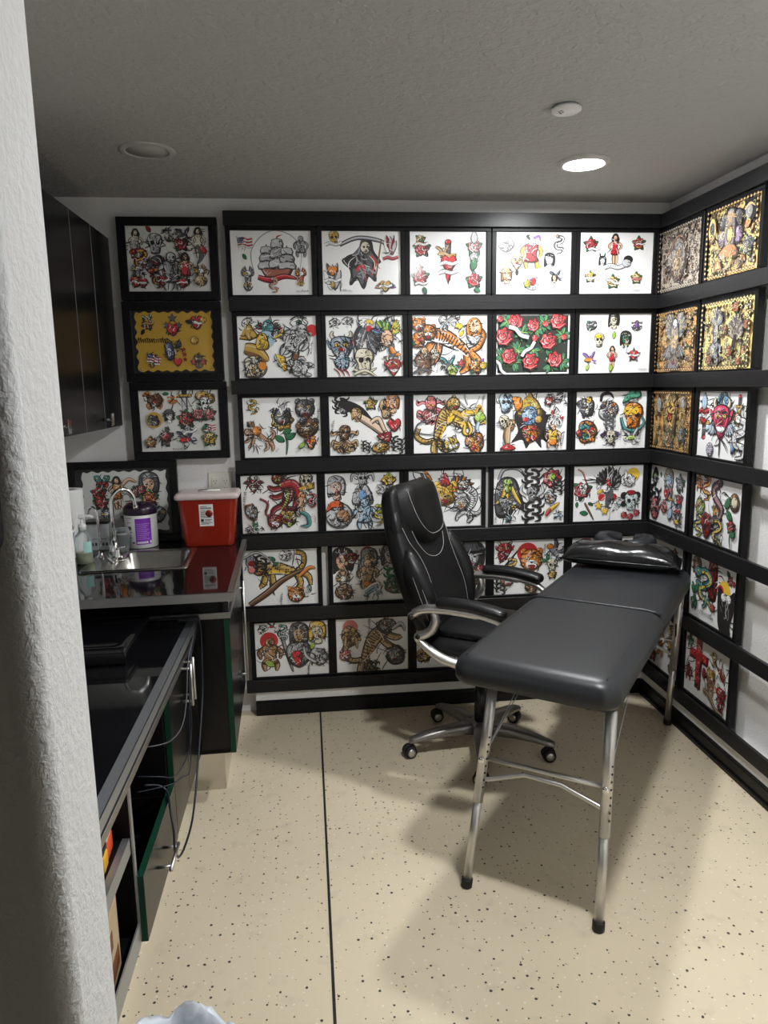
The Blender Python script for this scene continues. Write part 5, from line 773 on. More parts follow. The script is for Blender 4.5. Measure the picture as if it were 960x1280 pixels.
dr = door_slab('door', sc, XP - .020, XP, ym + .002, YR - .008, ZB0, .738, 'x')
MB().box(XL + .02, XP - .052, YP + .07, YR - .03, 0, ZB0).build('plinth', M['plinth'], sc)
# drop-in sink
sk = thing('sink', 'small stainless drop-in sink in the black counter', 'sink', (0, 0, 0)); sk.location = sc.location; sk.rotation_euler = sc.rotation_euler
def rrect(x0, x1, y0, y1, r, z, n=5):
    P = []
    for cx, cy, a0 in ((x1 - r, y1 - r, 0), (x0 + r, y1 - r, 90), (x0 + r, y0 + r, 180), (x1 - r, y0 + r, 270)):
        for i in range(n + 1):
            a = R(a0 + 90 * i / n); P.append((cx + r * math.cos(a), cy + r * math.sin(a), z))
    return P
ox0, ox1, oy0, oy1 = -.622, -.206, .388, .756; bx0, bx1, by0, by1 = -.50, -.235, .414, .728
z = ZT
MB().loft([rrect(ox0, ox1, oy0, oy1, .014, z + .0005), rrect(ox0 + .003, ox1 - .003, oy0 + .003, oy1 - .003, .013, z + .006), rrect(bx0 - .008, bx1 + .008, by0 - .008, by1 + .008, .04, z + .005), rrect(bx0, bx1, by0, by1, .04, z - .002), rrect(bx0 + .010, bx1 - .010, by0 + .010, by1 - .010, .045, z - .13), rrect(bx0 + .04, bx1 - .04, by0 + .04, by1 - .04, .05, z - .15)], caps=False).add(rrect(bx0 + .04, bx1 - .04, by0 + .04, by1 - .04, .05, z - .15), [tuple(range(24))], 0, True).build('basin', M['sink'], sk)
MB().lathe([(.034, z - .149), (.030, z - .146), (.012, z - .147)], 20, xf=T((bx0 + bx1) / 2, (by0 + by1) / 2, 0)).build('drain', M['chrome'], sk)

# faucet on the sink's left deck
fz = ZT + .006
fa = thing('faucet', 'chrome gooseneck tap with two handles on the sink deck', 'tap', (-2.512, -.395, fz), R(28))
MB().box(-.028, .028, -.055, .055, 0, .014, bev=.006, seg=3).lathe([(.021, .012), (.019, .05), (.014, .058), (.0125, .085)], 16).build('base', M['chrome'], fa)
neck = [(0, 0, .08), (0, 0, .17), (0, 0, .235)] + [(.0475 - .0475 * math.cos(R(a)), 0, .235 + .0475 * math.sin(R(a)) * 1.25) for a in range(15, 181, 15)] + [(.096, 0, .220), (.098, 0, .212)]
MB().tube(neck, .0085, 12).lathe([(.0105, 0), (.0105, .016)], 12, xf=T(.097, 0, .205)).build('spout', M['chrome'], fa)
for s in (-1, 1):
    h = MB().lathe([(.017, .01), (.016, .03), (.011, .042), (.013, .05), (.009, .058)], 14, xf=T(0, s * .045, 0)).build('valve', M['chrome'], fa)
    MB().tube([(0, s * .045, .052), (.012, s * .062, .062), (.022, s * .085, .070)], [.006, .005, .0065], 8).build('lever', M['chrome'], h)
ft = thing('filter_tap', 'slim chrome filter tap with a hooked end left of the gooseneck tap', 'tap', (-2.592, -.318, ZT), R(160))
MB().lathe([(.018, 0), (.017, .008), (.009, .016), (.008, .03)], 14).build('base', M['chrome'], ft)
MB().tube(crv([(0, 0, .02), (0, 0, .15), (.004, 0, .195), (.018, 0, .216), (.038, 0, .212), (.048, 0, .19)], 4), .006, 10).build('spout', M['chrome'], ft)
MB().tube([(0, 0, .03), (-.012, .012, .036), (-.03, .02, .034)], .0045, 8).build('lever', M['plastic_black'], ft)

# ------------------------------------------------------------------ things on the sink counter
rb = thing('sharps_bin', 'red plastic sharps bin with cloudy lid on the counter corner', 'bin', (-2.1615, -.085, ZT), R(1))
def rect_ring(hw, y0, y1, r, z): return rrect(-hw, hw, y0, y1, r, z)
MB().loft([rect_ring(.104, -.078, .072, .022, 0), rect_ring(.107, -.080, .074, .024, .006), rect_ring(.130, -.096, .080, .026, .222), rect_ring(.132, -.097, .081, .026, .226)]).build('body', M['red_plastic'], rb)
ld = MB().loft([rect_ring(.137, -.101, .084, .02, .216), rect_ring(.1405, -.104, .086, .018, .220), rect_ring(.1405, -.104, .086, .018, .234), rect_ring(.134, -.098, .081, .02, .242), rect_ring(.118, -.084, .070, .02, .2435)]).build('lid', M['lid_plastic'], rb)
MB().loft([[(.05 * math.cos(2 * PI * i / 24) + .005, .024 * math.sin(2 * PI * i / 24) - .005, .2445 + dz) for i in range(24)] for dz in (0, .004)]).build('flap', M['white_plastic'], ld)
MB().loft([[(.022 * math.cos(2 * PI * i / 16) - .022, .010 * math.sin(2 * PI * i / 16) - .01, .2486 + dz) for i in range(16)] for dz in (0, .0015)]).build('opening', M['ink'], ld)
tilt = math.degrees(math.atan2(.016, .216))
lb = MB().box(-.031, .031, -.0006, .0006, -.05, .05, xf=T(-.004, -.0905, .145) @ RX(tilt)).build('warning_label', M['white_plastic'], rb)
k = MB(); q = T(-.004, -.0914, .145) @ RX(tilt)
for z0, w0, w1 in ((.040, -.025, .004), (.034, -.025, .024), (.030, -.025, .024), (.020, -.025, -.002), (.014, -.025, -.006), (.008, -.025, -.003), (.002, -.025, -.006), (-.004, -.025, -.002), (-.010, -.025, .024), (-.020, -.008, .024), (-.026, -.008, .018), (-.034, -.025, .024), (-.040, -.025, .01)):
    k.box(w0, w1, -.0003, .0003, z0 - .0012, z0 + .0012, xf=q)
k.box(-.025, -.012, -.0003, .0003, -.029, -.017, xf=q); k.build('label_print', M['ink'], lb)
MB().lathe([(.0165, 0), (.0165, .0006)], 24, xf=q @ T(.0125, .0002, .008) @ RX(90)).build('hazard_disc', M['red_plastic'], lb)
k = MB()
for an in (90, 210, 330):
    c, s_ = .0055 * math.cos(R(an)), .0055 * math.sin(R(an)); pts = [(c + .0052 * math.cos(R(an + 35 + b)), 0, s_ + .0052 * math.sin(R(an + 35 + b))) for b in range(0, 291, 30)]
    k.tube(pts, .0012, 5, xf=q @ T(.0125, -.0006, .008))
k.tube([(.0033 * math.cos(R(a)), 0, .0033 * math.sin(R(a))) for a in range(0, 360, 30)], .0009, 5, closed=True, xf=q @ T(.0125, -.0006, .008))
k.build('hazard_symbol', M['ink'], lb)

tb_ = thing('wipes_tub', 'white wipes tub with a purple label and dark purple lid', 'tub', (-2.468, -.098, ZT))
MB().lathe([(.066, 0), (.0705, .004), (.0715, .150), (.0685, .156)], 36).build('tub', M['white_plastic'], tb_)
lid = MB().lathe([(.0735, .152), (.0745, .156), (.0735, .176), (.066, .190), (.050, .199), (.02, .203), (.001, .203)], 36).build('lid', M['lid_purple'], tb_)
MB().tube([(.045 * math.cos(R(a)), .045 * math.sin(R(a)), .201) for a in range(200, 341, 20)], .004, 6).box(-.012, .02, -.052, -.03, .199, .206, bev=.002).build('lid_tab', M['lid_purple'], lid)
def wrap(mb, r, a0, a1, z0, z1, n=8):
    v = []; f = []
    for i in range(n + 1):
        a = R(a0 + (a1 - a0) * i / n); v += [(r * math.cos(a), r * math.sin(a), z0), (r * math.cos(a), r * math.sin(a), z1)]
    for i in range(n): f.append((2 * i, 2 * i + 2, 2 * i + 3, 2 * i + 1))
    return mb.add(v, f, 0, True)
lab = wrap(MB(), .0722, 262, 318, .02, .138).build('purple_label', M['purple'], tb_)
k = MB()
for i in range(9): wrap(k, .0725, 266, 314 - (i * 7) % 17, .112 - i * .0085, .1145 - i * .0085, 5)
k.build('label_print', mat('label_lilac', (.45, .25, .62), .5), lab)
k = MB()
for i in range(6): wrap(k, .0725, 266 + i * 6.5, 271 + i * 6.5, .025, .034, 2)
wrap(k, .0725, 311, 316, .024, .036, 2); k.build('label_white_print', M['white_plastic'], lab)
k = MB()
for i, zz in enumerate((.138, .118, .075, .06, .05)): wrap(k, .0722, 222 + (i % 2) * 3, 250 - (i * 5) % 9, zz, zz + .002, 4)
for a in range(0, 360, 40): wrap(k, .0723, 240 + 5.5 * math.cos(R(a)) - 2, 240 + 5.5 * math.cos(R(a)) + 2, .095 + .008 * math.sin(R(a)) - .0015, .095 + .008 * math.sin(R(a)) + .0015, 1)
wrap(k, .0723, 236, 244, .091, .099, 2); wrap(k, .0723, 250, 257, .026, .033, 2)
k.build('front_print', M['ink'], tb_)

sb = thing('soap_bottle', 'clear pump bottle with a little yellow soap on the counter', 'bottle', (-2.632, -.405, ZT), R(15))
MB().lathe([(.030, .0), (.033, .004), (.0335, .10), (.030, .118), (.018, .132), (.014, .138), (.014, .146)], 24, caps=False).add([], []).build('bottle', M['clear'], sb)
MB().lathe([(.029, .003), (.0318, .006), (.0318, .046), (.001, .046)], 20).build('soap', M['liquid'], sb)
wrap(MB(), .0340, 270, 330, .05, .095).build('label', M['teal'], sb)
p = MB().lathe([(.0155, .142), (.0155, .162), (.010, .166), (.006, .168), (.006, .190)], 16).build('pump_collar', M['white_plastic'], sb)
MB().box(-.012, .012, -.010, .010, .188, .203, bev=.004, seg=3).tube([(.0, 0, .197), (.03, .0, .197), (.044, 0, .190)], .0055, 8).build('pump_head', M['white_plastic'], p)

pt = thing('paper_towel_roll', 'white paper towel roll standing by the left end of the counter', 'paper towel', (-2.738, -.235, ZT))
MB().lathe([(.020, .0), (.066, .0), (.0665, .004), (.0665, .283), (.066, .287), (.020, .287), (.020, .0)], 40, caps=False).build('roll', M['paper'], pt)
MB().lathe([(.0205, .001), (.0205, .286), (.0185, .286), (.0185, .001)], 20, caps=False).build('core', M['cardboard'], pt)

gb = thing('tissue_box', 'small grey box with a dark lid edge behind the pump bottle', 'box', (-2.645, -.118, ZT), R(3))
MB().box(-.055, .045, -.04, .04, 0, .118, bev=.002).build('box', M['grey_card'], gb)
MB().box(-.057, .047, -.042, .042, .118, .130, bev=.002).build('lid', M['plastic_black'], gb)
k = MB()
for i in range(5): k.box(-.03 + i * .015, -.022 + i * .015, -.0408, -.0398, .020, .034)
k.box(-.03, .035, -.0408, -.0398, .05, .052); k.build('printed_mark', M['ink'], gb)

ph = thing('paper_cup_stack', 'pale translucent cups stacked behind the gooseneck tap', 'cups', (-2.525, -.215, ZT))
MB().lathe([(.024, 0), (.032, .082), (.0335, .084), (.0335, .088), (.031, .1), (.022, .108), (.001, .109)], 20).build('cup', M['clear'], ph)
MB().lathe([(.020, .002), (.029, .08), (.001, .082)], 20).build('inner_cup', M['grey_card'], ph)

bw = thing('kidney_dish', 'blue-grey plastic dish with a white rim at the left end of the counter', 'dish', (-2.765, -.47, ZT + .002), R(20))
RG = []
for rr, zz in ((.055, 0), (.075, .004), (.105, .085), (.112, .150), (.108, .150), (.098, .085), (.07, .010), (.02, .008)):
    RG.append([(rr * 1.05 * math.cos(2 * PI * i / 28), rr * .8 * math.sin(2 * PI * i / 28), zz + (.012 * math.sin(4 * PI * i / 28) if zz > .1 else 0)) for i in range(28)])
MB().loft(RG).build('bowl', M['blue_grey'], bw)
MB().tube([(p[0], p[1], p[2] + .002) for p in RG[3]], .005, 8, closed=True).build('rim', M['white_plastic'], bw)

# ------------------------------------------------------------------ low cabinet run along the left wall (world coordinates)
XF = -2.155; XC = -2.140; YF0 = -.746; YN0 = -2.70; ZB = .20; ZT2 = .757
lc = thing('base_cabinet', 'black cabinet run with open bays, steel-edged top and green-edged doors', 'cabinet', (0, 0, 0))
ct2 = MB().box(WL + .01, XC, YN0, YF0, ZT2 - .028, ZT2).build('countertop', M['counter'], lc)
MB().box(XC, XC + .0015, YN0, YF0 + .0015, ZT2 - .03, ZT2 + .0015).box(XC - .026, XC + .0015, YN0, YF0 + .0015, ZT2, ZT2 + .0015).box(WL + .01, XC, YF0, YF0 + .0015, ZT2 - .03, ZT2 + .0015).build('steel_edge', M['steel_dark'], ct2)
MB().box(XF - .020, XF - .008, YN0, YF0 - .004, ZT2 - .067, ZT2 - .028).build('apron', M['inside'], lc)
MB().box(XF - .016, XF + .004, YN0, YF0 - .002, ZT2 - .090, ZT2 - .067, bev=.001, seg=1).build('lower_rail', M['steel'], lc)
XI = XF - .020; XBK = WL + .02
cs = MB()
cs.box(XBK, XI, YN0, YF0 - .004, ZB, ZB + .018).box(XBK, XBK + .012, YN0, YF0 - .004, ZB, ZT2 - .03)
for y in (YF0 - .022, -1.283, -1.722, YN0): cs.box(XBK, XI, y, y + .018, ZB, ZT2 - .03)
cs.build('carcass', M['inside'], lc)
ed = MB()
ed.box(XI, XI + .004, -1.722, -1.704, ZB, ZT2 - .092).box(XI, XI + .004, YN0, -1.722, ZB - .008, ZB + .056)
ed.build('front_edging', M['steel_dark'], lc)
MB().box(XBK, XI - .02, YN0 + .018, -1.722, .474, .492).build('shelf', M['inside'], lc).parent = lc
MB().box(XI - .02, XI - .002, YN0 + .018, -1.724, .456, .498).build('shelf_edge', M['steel_dark'], lc)
for y, z in ((-1.726, .51), (-1.726, .42), (-1.726, .35)): MB().lathe([(.006, 0), (.006, .006), (.001, .008)], 10, xf=T(XI - .06, y, z) @ RX(90)).build('shelf_pin', M['chrome'], lc)
dB = door_slab('door', lc, XF - .018, XF - .0012, -1.018, YF0 - .004, ZB, ZT2 - .094, 'x')
bar_handle(dB, (XF, -1.000, .692), (XF, -1.000, .540), (1, 0, 0))
dA = door_slab('door', lc, XF - .018, XF - .0012, -1.265, -1.021, ZB, ZT2 - .094, 'x')
bar_handle(dA, (XF, -1.052, .688), (XF, -1.052, .540), (1, 0, 0))
dw = door_slab('drawer', lc, XF - .018, XF - .0012, -1.710, -1.268, ZB - .008, .380, 'x')
bar_handle(dw, (XF, -1.440, .286), (XF, -1.562, .286), (1, 0, 0), so=.036)
MB().box(XF - .40, XF - .018, -1.696, -1.690, ZB + .03, .35).box(XF - .40, XF - .018, -1.292, -1.286, ZB + .03, .35).box(XF - .40, XF - .018, -1.690, -1.292, ZB + .025, ZB + .03).build('drawer_box', M['inside'], dw)
MB().box(WL + .03, -2.235, YN0, -.82, 0, ZB).build('plinth', M['plinth'], lc)

# black tray on the low counter
tr = thing('equipment_case', 'flat black plastic case with a raised rim on the low counter', 'case', (-2.463, -1.050, ZT2 + .0016))
MB().box(-.20, .178, -.168, .165, .0, .042, bev=.006, seg=3).build('body', M['gloss_black'], tr)
MB().loft([rrect(-.204, .182, -.172, .169, .016, .040), rrect(-.204, .182, -.172, .169, .016, .052), rrect(-.198, .176, -.166, .163, .014, .056), rrect(-.168, .146, -.136, .133, .022, .055), rrect(-.160, .138, -.128, .125, .024, .046)], caps=False).add(rrect(-.160, .138, -.128, .125, .024, .046), [tuple(range(24))], 0, True).build('lid', M['gloss_black'], tr)
MB().box(-.13, -.10, -.02, .0, .0462, .0475, bev=.0005, seg=1).build('badge', M['satin'], tr)

# cables over the counter corner
def cable(label, pts, r=.0026, m='cable', g=None):
    o = MB().tube(crv(pts, 7), r, 8).build('power_cable', M[m]); tag(o, label, 'cable', g); return o
XO = XC + .012
cable('dark cable from behind the case, over the counter corner and down to the floor', [(-2.72, -.86, ZT2 + .004), (-2.606, -.80, ZT2 + .004), (-2.424, -.79, ZT2 + .004), (-2.26, -.772, ZT2 + .005), (-2.15, -.768, ZT2 + .006), (XO - .002, -.772, ZT2 + .002), (XO + .006, -.785, .70), (XO + .006, -.808, .58), (XO + .006, -.835, .49), (XO + .006, -.907, .41), (XO + .006, -1.033, .30), (XO + .006, -1.116, .235), (XO + .008, -1.226, .205), (XO + .008, -1.36, .215), (XO + .006, -1.438, .24), (XO + .004, -1.472, .29), (XO + .004, -1.467, .34), (XO - .012, -1.42, .385), (XO - .035, -1.34, .392), (XO - .06, -1.33, .41), (XO - .10, -1.34, .42)], .0036)
cable('thin dark cable from the counter corner into the open bay', [(-2.22, -.785, ZT2 + .008), (-2.15, -.784, ZT2 + .008), (XO - .004, -.79, ZT2 + .003), (XO + .004, -.90, .735), (XO + .004, -1.03, .69), (XO + .006, -1.09, .60), (XO + .006, -1.095, .49), (XO + .004, -1.15, .43), (XO, -1.25, .43), (XO - .022, -1.30, .42), (XO - .06, -1.33, .44), (XO - .12, -1.34, .45)], .0022)
cable('thin grey cable curling from the corner to the green door edge', [(-2.20, -.80, ZT2 + .005), (-2.15, -.80, ZT2 + .005), (XO - .004, -.81, ZT2 + .002), (XO + .004, -.96, .742), (XO + .004, -1.075, .70), (XO + .004, -1.145, .60), (XO + .002, -1.22, .555), (XO - .012, -1.29, .545), (XO - .04, -1.34, .55), (XO - .12, -1.38, .56)], .0018, 'cable_light')
cable('thin black cable ending inside the open bay below the others', [(-2.20, -.815, ZT2 + .004), (-2.15, -.815, ZT2 + .004), (XO - .004, -.825, ZT2 + .001), (XO + .004, -1.0, .72), (XO + .008, -1.11, .60), (XO + .008, -1.15, .47), (XO + .006, -1.15, .39), (XO + .004, -1.20, .37), (XO - .002, -1.27, .40), (XO - .03, -1.32, .405), (XO - .12, -1.36, .41)], .0018)

# things in the open bay
bx = thing('card_box', 'beige card box with dark print on the bottom of the open bay', 'box', (-2.232, -1.885, ZB + .0185), R(4))
MB().box(-.04, .04, -.075, .075, 0, .188, bev=.001, seg=1).build('box', M['cardboard'], bx)
k = MB().box(.0395, .0408, -.055, .01, .10, .145).box(.0395, .0408, -.06, .06, .02, .07); k.build('printed_panel', M['brown'], bx)
MB().box(-.03, .036, -.0762, -.0748, .03, .15).build('side_print', M['plastic_black'], bx)
ob = thing('marker_pack', 'orange and yellow plastic pack with a white top on the shelf', 'pack', (-2.236, -1.79, .4925), R(4))
MB().box(-.03, .028, -.02, .045, 0, .05, bev=.006, seg=3).build('orange_body', M['orange'], ob)
MB().box(-.03, .028, -.020, .046, .05, .10, bev=.004).build('white_top', M['white_plastic'], ob)
MB().box(-.03, .030, -.066, -.021, 0, .042, bev=.006, seg=3).build('yellow_body', M['yellow'], ob)
MB().box(-.03, .028, -.066, -.021, .042, .062, bev=.004).build('black_cap', M['plastic_black'], ob)

# ------------------------------------------------------------------ wall cabinets on the left
XU = -2.545; ZU0 = 1.447; ZU1 = 2.262; ys = [.028, -.253, -.520, -.795, -1.07]
for i in range(4):
    y1, y0 = ys[i], ys[i + 1] + .002
    nm = ['black wall cabinet door unit nearest the framed prints', 'middle black wall cabinet, second from the framed prints', 'black wall cabinet, third from the framed prints', 'black wall cabinet partly behind the foreground wall'][i]
    t = thing('wall_cabinet', nm, 'cabinet', (0, 0, 0), 0, 'black wall cabinets')
    MB().box(WL + .002, XU - .02, y0, y1, ZU0, ZU1).build('carcass', M['laminate_satin'], t)
    d = MB().box(XU - .019, XU, y0 + .0015, y1 - .0015, ZU0 - .004, ZU1, bev=.0012, seg=1).build('door', M['laminate_satin'], t)
    MB().box(XU, XU + .0006, y1 - .004, y1 - .0015, ZU0 - .004, ZU1).build('lit_edge_line', M['steel_dark'], d)  # pale strip stands in for light caught on the door edge
    if i in (1, 3):
        yk = y1 - .035 if i == 1 else y1 - .05
        yk = {1: -.285, 3: -.845}[i]
        MB().tube([(XU, yk, 1.482), (XU + .034, yk, 1.482)], .006, 10).box(XU + .034, XU + .040, yk - .017, yk + .017, 1.456, 1.508, bev=.002).build('knob', M['chrome'], d)

# black panel on the hallway face
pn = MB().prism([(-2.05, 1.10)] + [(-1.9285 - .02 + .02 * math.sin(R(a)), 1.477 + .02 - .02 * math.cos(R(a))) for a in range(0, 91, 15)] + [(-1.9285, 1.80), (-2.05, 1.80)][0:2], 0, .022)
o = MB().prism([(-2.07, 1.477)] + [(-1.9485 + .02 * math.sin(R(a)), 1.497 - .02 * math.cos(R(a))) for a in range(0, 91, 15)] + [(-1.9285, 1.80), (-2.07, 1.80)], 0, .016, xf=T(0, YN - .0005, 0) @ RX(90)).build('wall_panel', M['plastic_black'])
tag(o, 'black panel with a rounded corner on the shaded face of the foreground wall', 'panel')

# bag-lined bin at the lower edge
wb = thing('waste_bin', 'bin lined with a crumpled white bag at the lower edge', 'bin', (-2.008, -2.130, 0))
MB().lathe([(.095, 0), (.10, .004), (.118, .245), (.121, .25), (.117, .25), (.098, .008), (.001, .006)], 32).build('bin', M['plastic_black'], wb)
rg = random.Random(4); RGS = []
for rr, zz in ((.1235, .16), (.127, .20), (.128, .245), (.124, .268), (.112, .27), (.100, .24), (.085, .17), (.05, .12), (.01, .11)):
    RGS.append([((rr + .006 * math.sin(i * 2.1 + zz * 60) + rg.uniform(-.004, .004)) * math.cos(2 * PI * i / 40), (rr + .006 * math.cos(i * 1.7 + zz * 50) + rg.uniform(-.004, .004)) * math.sin(2 * PI * i / 40), zz + (rg.uniform(-.008, .010) + .012 * math.sin(i * .9))) for i in range(40)])
MB().loft(RGS, caps=False).build('bag_liner', M['bag'], wb)
# ------------------------------------------------------------------ padded table (local x along its length, origin near the near end)
tt = thing('massage_table', 'charcoal padded folding table on silver legs, pointing into the corner', 'table', (-1.0, -1.3, 0), R(53.84))
ZTT = .78
def cushion(x0, x1, near):
    mb = MB(); rings = []
    def ring(ins, z):
        P = []; a0, a1, b0, b1 = x0 + (ins if near else min(ins, .016)), x1 - (min(ins, .016) if near else ins), -.297 + ins, .213 - ins
        rn, rf = max(.062 - ins * .6, .02), max(.018 - ins * .3, .006); r_hi, r_lo = (rf, rn) if near else (rn, rf)
        for cx, cy, r, s0 in ((a1 - r_hi, b1 - r_hi, r_hi, 0), (a0 + r_lo, b1 - r_lo, r_lo, 90), (a0 + r_lo, b0 + r_lo, r_lo, 180), (a1 - r_hi, b0 + r_hi, r_hi, 270)):
            for i in range(9): P.append((cx + r * math.cos(R(s0 + 90 * i / 8)), cy + r * math.sin(R(s0 + 90 * i / 8)), z))
        return P
    H = .088
    for ins, h in ((.022, 0), (.008, .004), (.002, .014), (0, .030), (.001, .046), (.006, .062), (.014, .073), (.024, .080), (.038, .0855), (.056, .0875), (.09, .0885), (.15, .0892)): rings.append(ring(ins, ZTT - H + h))
    mb.loft(rings)
    c = mb.build('cushion', M['vinyl'], tt)
    s = MB(); e = .0008; zz = ZTT + .0002; i0, i1 = (x0 + .045, x1 - .012) if near else (x0 + .012, x1 - .045)
    for y in (-.255, .172): s.tube([(i0, y, zz - .0035), (i1, y, zz - .0035)], .0016, 5)
    s.build('seam', M['leather'], c)
    if near: MB().tube([(x1 - .001, -.285, ZTT - .012), (x1 - .001, -.262, ZTT - .004), (x1 - .001, -.23, ZTT - .0015), (x1 - .001, .15, ZTT - .0015), (x1 - .001, .18, ZTT - .004), (x1 - .001, .200, ZTT - .012)], .007, 8).build('fold_light_bead', M['vinyl'], c)  # added bead, imitates the far cushion's edge catching light
    return c
cushion(-.205, .540, True); cushion(.541, 1.275, False)
fr = MB()
for x0, x1 in ((-.075, .532), (.549, 1.165)):
    fr.box(x0, x1, -.255, -.235, ZTT - .118, ZTT - .088).box(x0, x1, .162, .182, ZTT - .118, ZTT - .088).box(x0, x0 + .02, -.255, .182, ZTT - .118, ZTT - .088).box(x1 - .02, x1, -.255, .182, ZTT - .118, ZTT - .088)
fr.build('under_frame', M['plastic_black'], tt)
FEET = [((-.19, .157, 0), (-.140, .092, ZTT - .10)), ((-.177, -.262, 0), (-.140, -.268, ZTT - .10)), ((1.308, -.218, 0), (1.18, -.262, ZTT - .10)), ((1.300, .150, 0), (1.18, .10, ZTT - .10))]
for k, (f, h) in enumerate(FEET):
    f, h = Vector(f), Vector(h); d = (h - f); at = lambda t: f + d * t
    lg = MB().tube([at(.44), at(1)], .0165, 14).build('leg', M['satin'], tt)
    MB().tube([at(.03), at(.45)], .0140, 14).build('lower_tube', M['satin'], lg)
    MB().tube([at(.0), at(.004), at(.042), at(.045)], [.016, .0185, .0185, .016], 14).build('foot_cap', M['rubber'], lg)
    nn = (Vector((0, -1, 0)) - d.normalized() * Vector((0, -1, 0)).dot(d.normalized())).normalized(); hb = MB()
    ang = Vector((-.55, -.83, 0)).normalized()
    for i in range(8 if k != 2 else 12):
        c = at(.52 + i * .035) + ang * .0160; hb.tube([c, c + ang * .0012], .0036, 8)
    hb.build('height_hole', M['ink' if k != 2 else 'thread'], lg)
for (a0, b0, sx) in ((FEET[0], FEET[1], 1), (FEET[2], FEET[3], -1)):
    P = lambda q, t: Vector(q[0]) + (Vector(q[1]) - Vector(q[0])) * t
    cb_ = MB().tube([P(a0, .655), P(b0, .66)], .0075, 10).build('upper_crossbar', M['satin'], tt)
    for e in (.0, 1.0):
        c = P(a0, .655).lerp(P(b0, .66), e); MB().tube([c + Vector((-.014 * sx, 0, 0)), c + Vector((-.02 * sx, 0, 0))], .010, 10).build('bolt', M['chrome'], cb_)
    A, B = P(a0, .555), P(b0, .565)
    MB().tube([A, A.lerp(B, .06), A.lerp(B, .37) + Vector((0, 0, .045)), A.lerp(B, .66) + Vector((0, 0, .040)), A.lerp(B, .96), B], .0075, 10).build('bent_crossbar', M['satin'], tt)
for (q, x1) in ((FEET[0], .36), (FEET[1], .36), (FEET[2], .74), (FEET[3], .74)):
    c = Vector(q[0]) + (Vector(q[1]) - Vector(q[0])) * .66; s = 1 if x1 < .5 else -1
    w = MB()
    for dx, dy in ((x1, c.y * .9), (x1 - .14 * s, c.y * .55)): w.tube([c, Vector((dx, dy, ZTT - .115))], .0016, 6)
    w.build('support_cable', M['steel_dark'], tt)
    MB().tube([c + Vector((.004 * s, 0, -.005)), c + Vector((.028 * s, -.002, .045)), c + Vector((.05 * s, -.004, .09))], .004, 6).build('cable_sleeve', M['rubber'], tt)
# hinge latch at the fold
MB().box(.50, .58, -.302, -.298, ZTT - .10, ZTT - .085, bev=.001, seg=1).build('hinge', M['satin'], tt)

fc = thing('face_cradle', 'grey horseshoe face cushion beyond the pillow, near the room corner', 'face cushion', (-.200, -.158, 0), R(53.84))
for s in (-1, 1):
    P = [(.082 * math.cos(R(a)), s * (.024 + .084 * math.sin(R(a))), .842) for a in (178, 150, 120, 90, 60, 30, 4)]
    MB().tube(crv(P, 3), [.026 + .018 * math.sin(PI * i / 18) for i in range(19)], 14, flat=(1, .9), up=(0, 0, 1)).build('crescent_pad', M['vinyl'], fc)
MB().box(-.085, .085, -.09, .09, .785, .800, bev=.004).tube([(-.112, -.06, .77), (-.05, -.06, .785)], .008, 8).tube([(-.112, .06, .77), (-.05, .06, .785)], .008, 8).build('mount_plate', M['plastic_black'], fc)

pl = thing('bolster_pillow', 'shiny black vinyl pillow lying across the far end of the table', 'pillow', (-.318, -.378, ZTT + .002), R(53.84 - 90 + 4))
rings = []
nx = 26
for i in range(nx + 1):
    u = -1 + 2 * i / nx; prof_ = max(0.0, 1 - abs(u) ** 5) ** .5
    hw = .096 * (.90 + .10 * prof_); ht = .112 * (prof_ * .92 + .08)
    ring = []
    for j in range(28):
        a = 2 * PI * j / 28; c, s_ = math.cos(a), math.sin(a)
        y = hw * math.copysign(abs(c) ** .85, c); zz = .040 + (ht - .040 if s_ > 0 else .040) * math.copysign(abs(s_) ** .9, s_) * (1 if s_ > 0 else .98 * (prof_ * .8 + .2))
        zz += .004 * math.sin(u * 9 + a * 2) * prof_ * max(0, s_)
        ring.append((u * .252, y, max(zz, .001)))
    rings.append(ring)
MB().loft(rings).build('pillow_body', M['shiny_vinyl'], pl)
MB().tube([(u * .254, -.0965, .040) for u in [-1 + i / 6 for i in range(13)]], .003, 6).build('piping', M['shiny_vinyl'], pl)

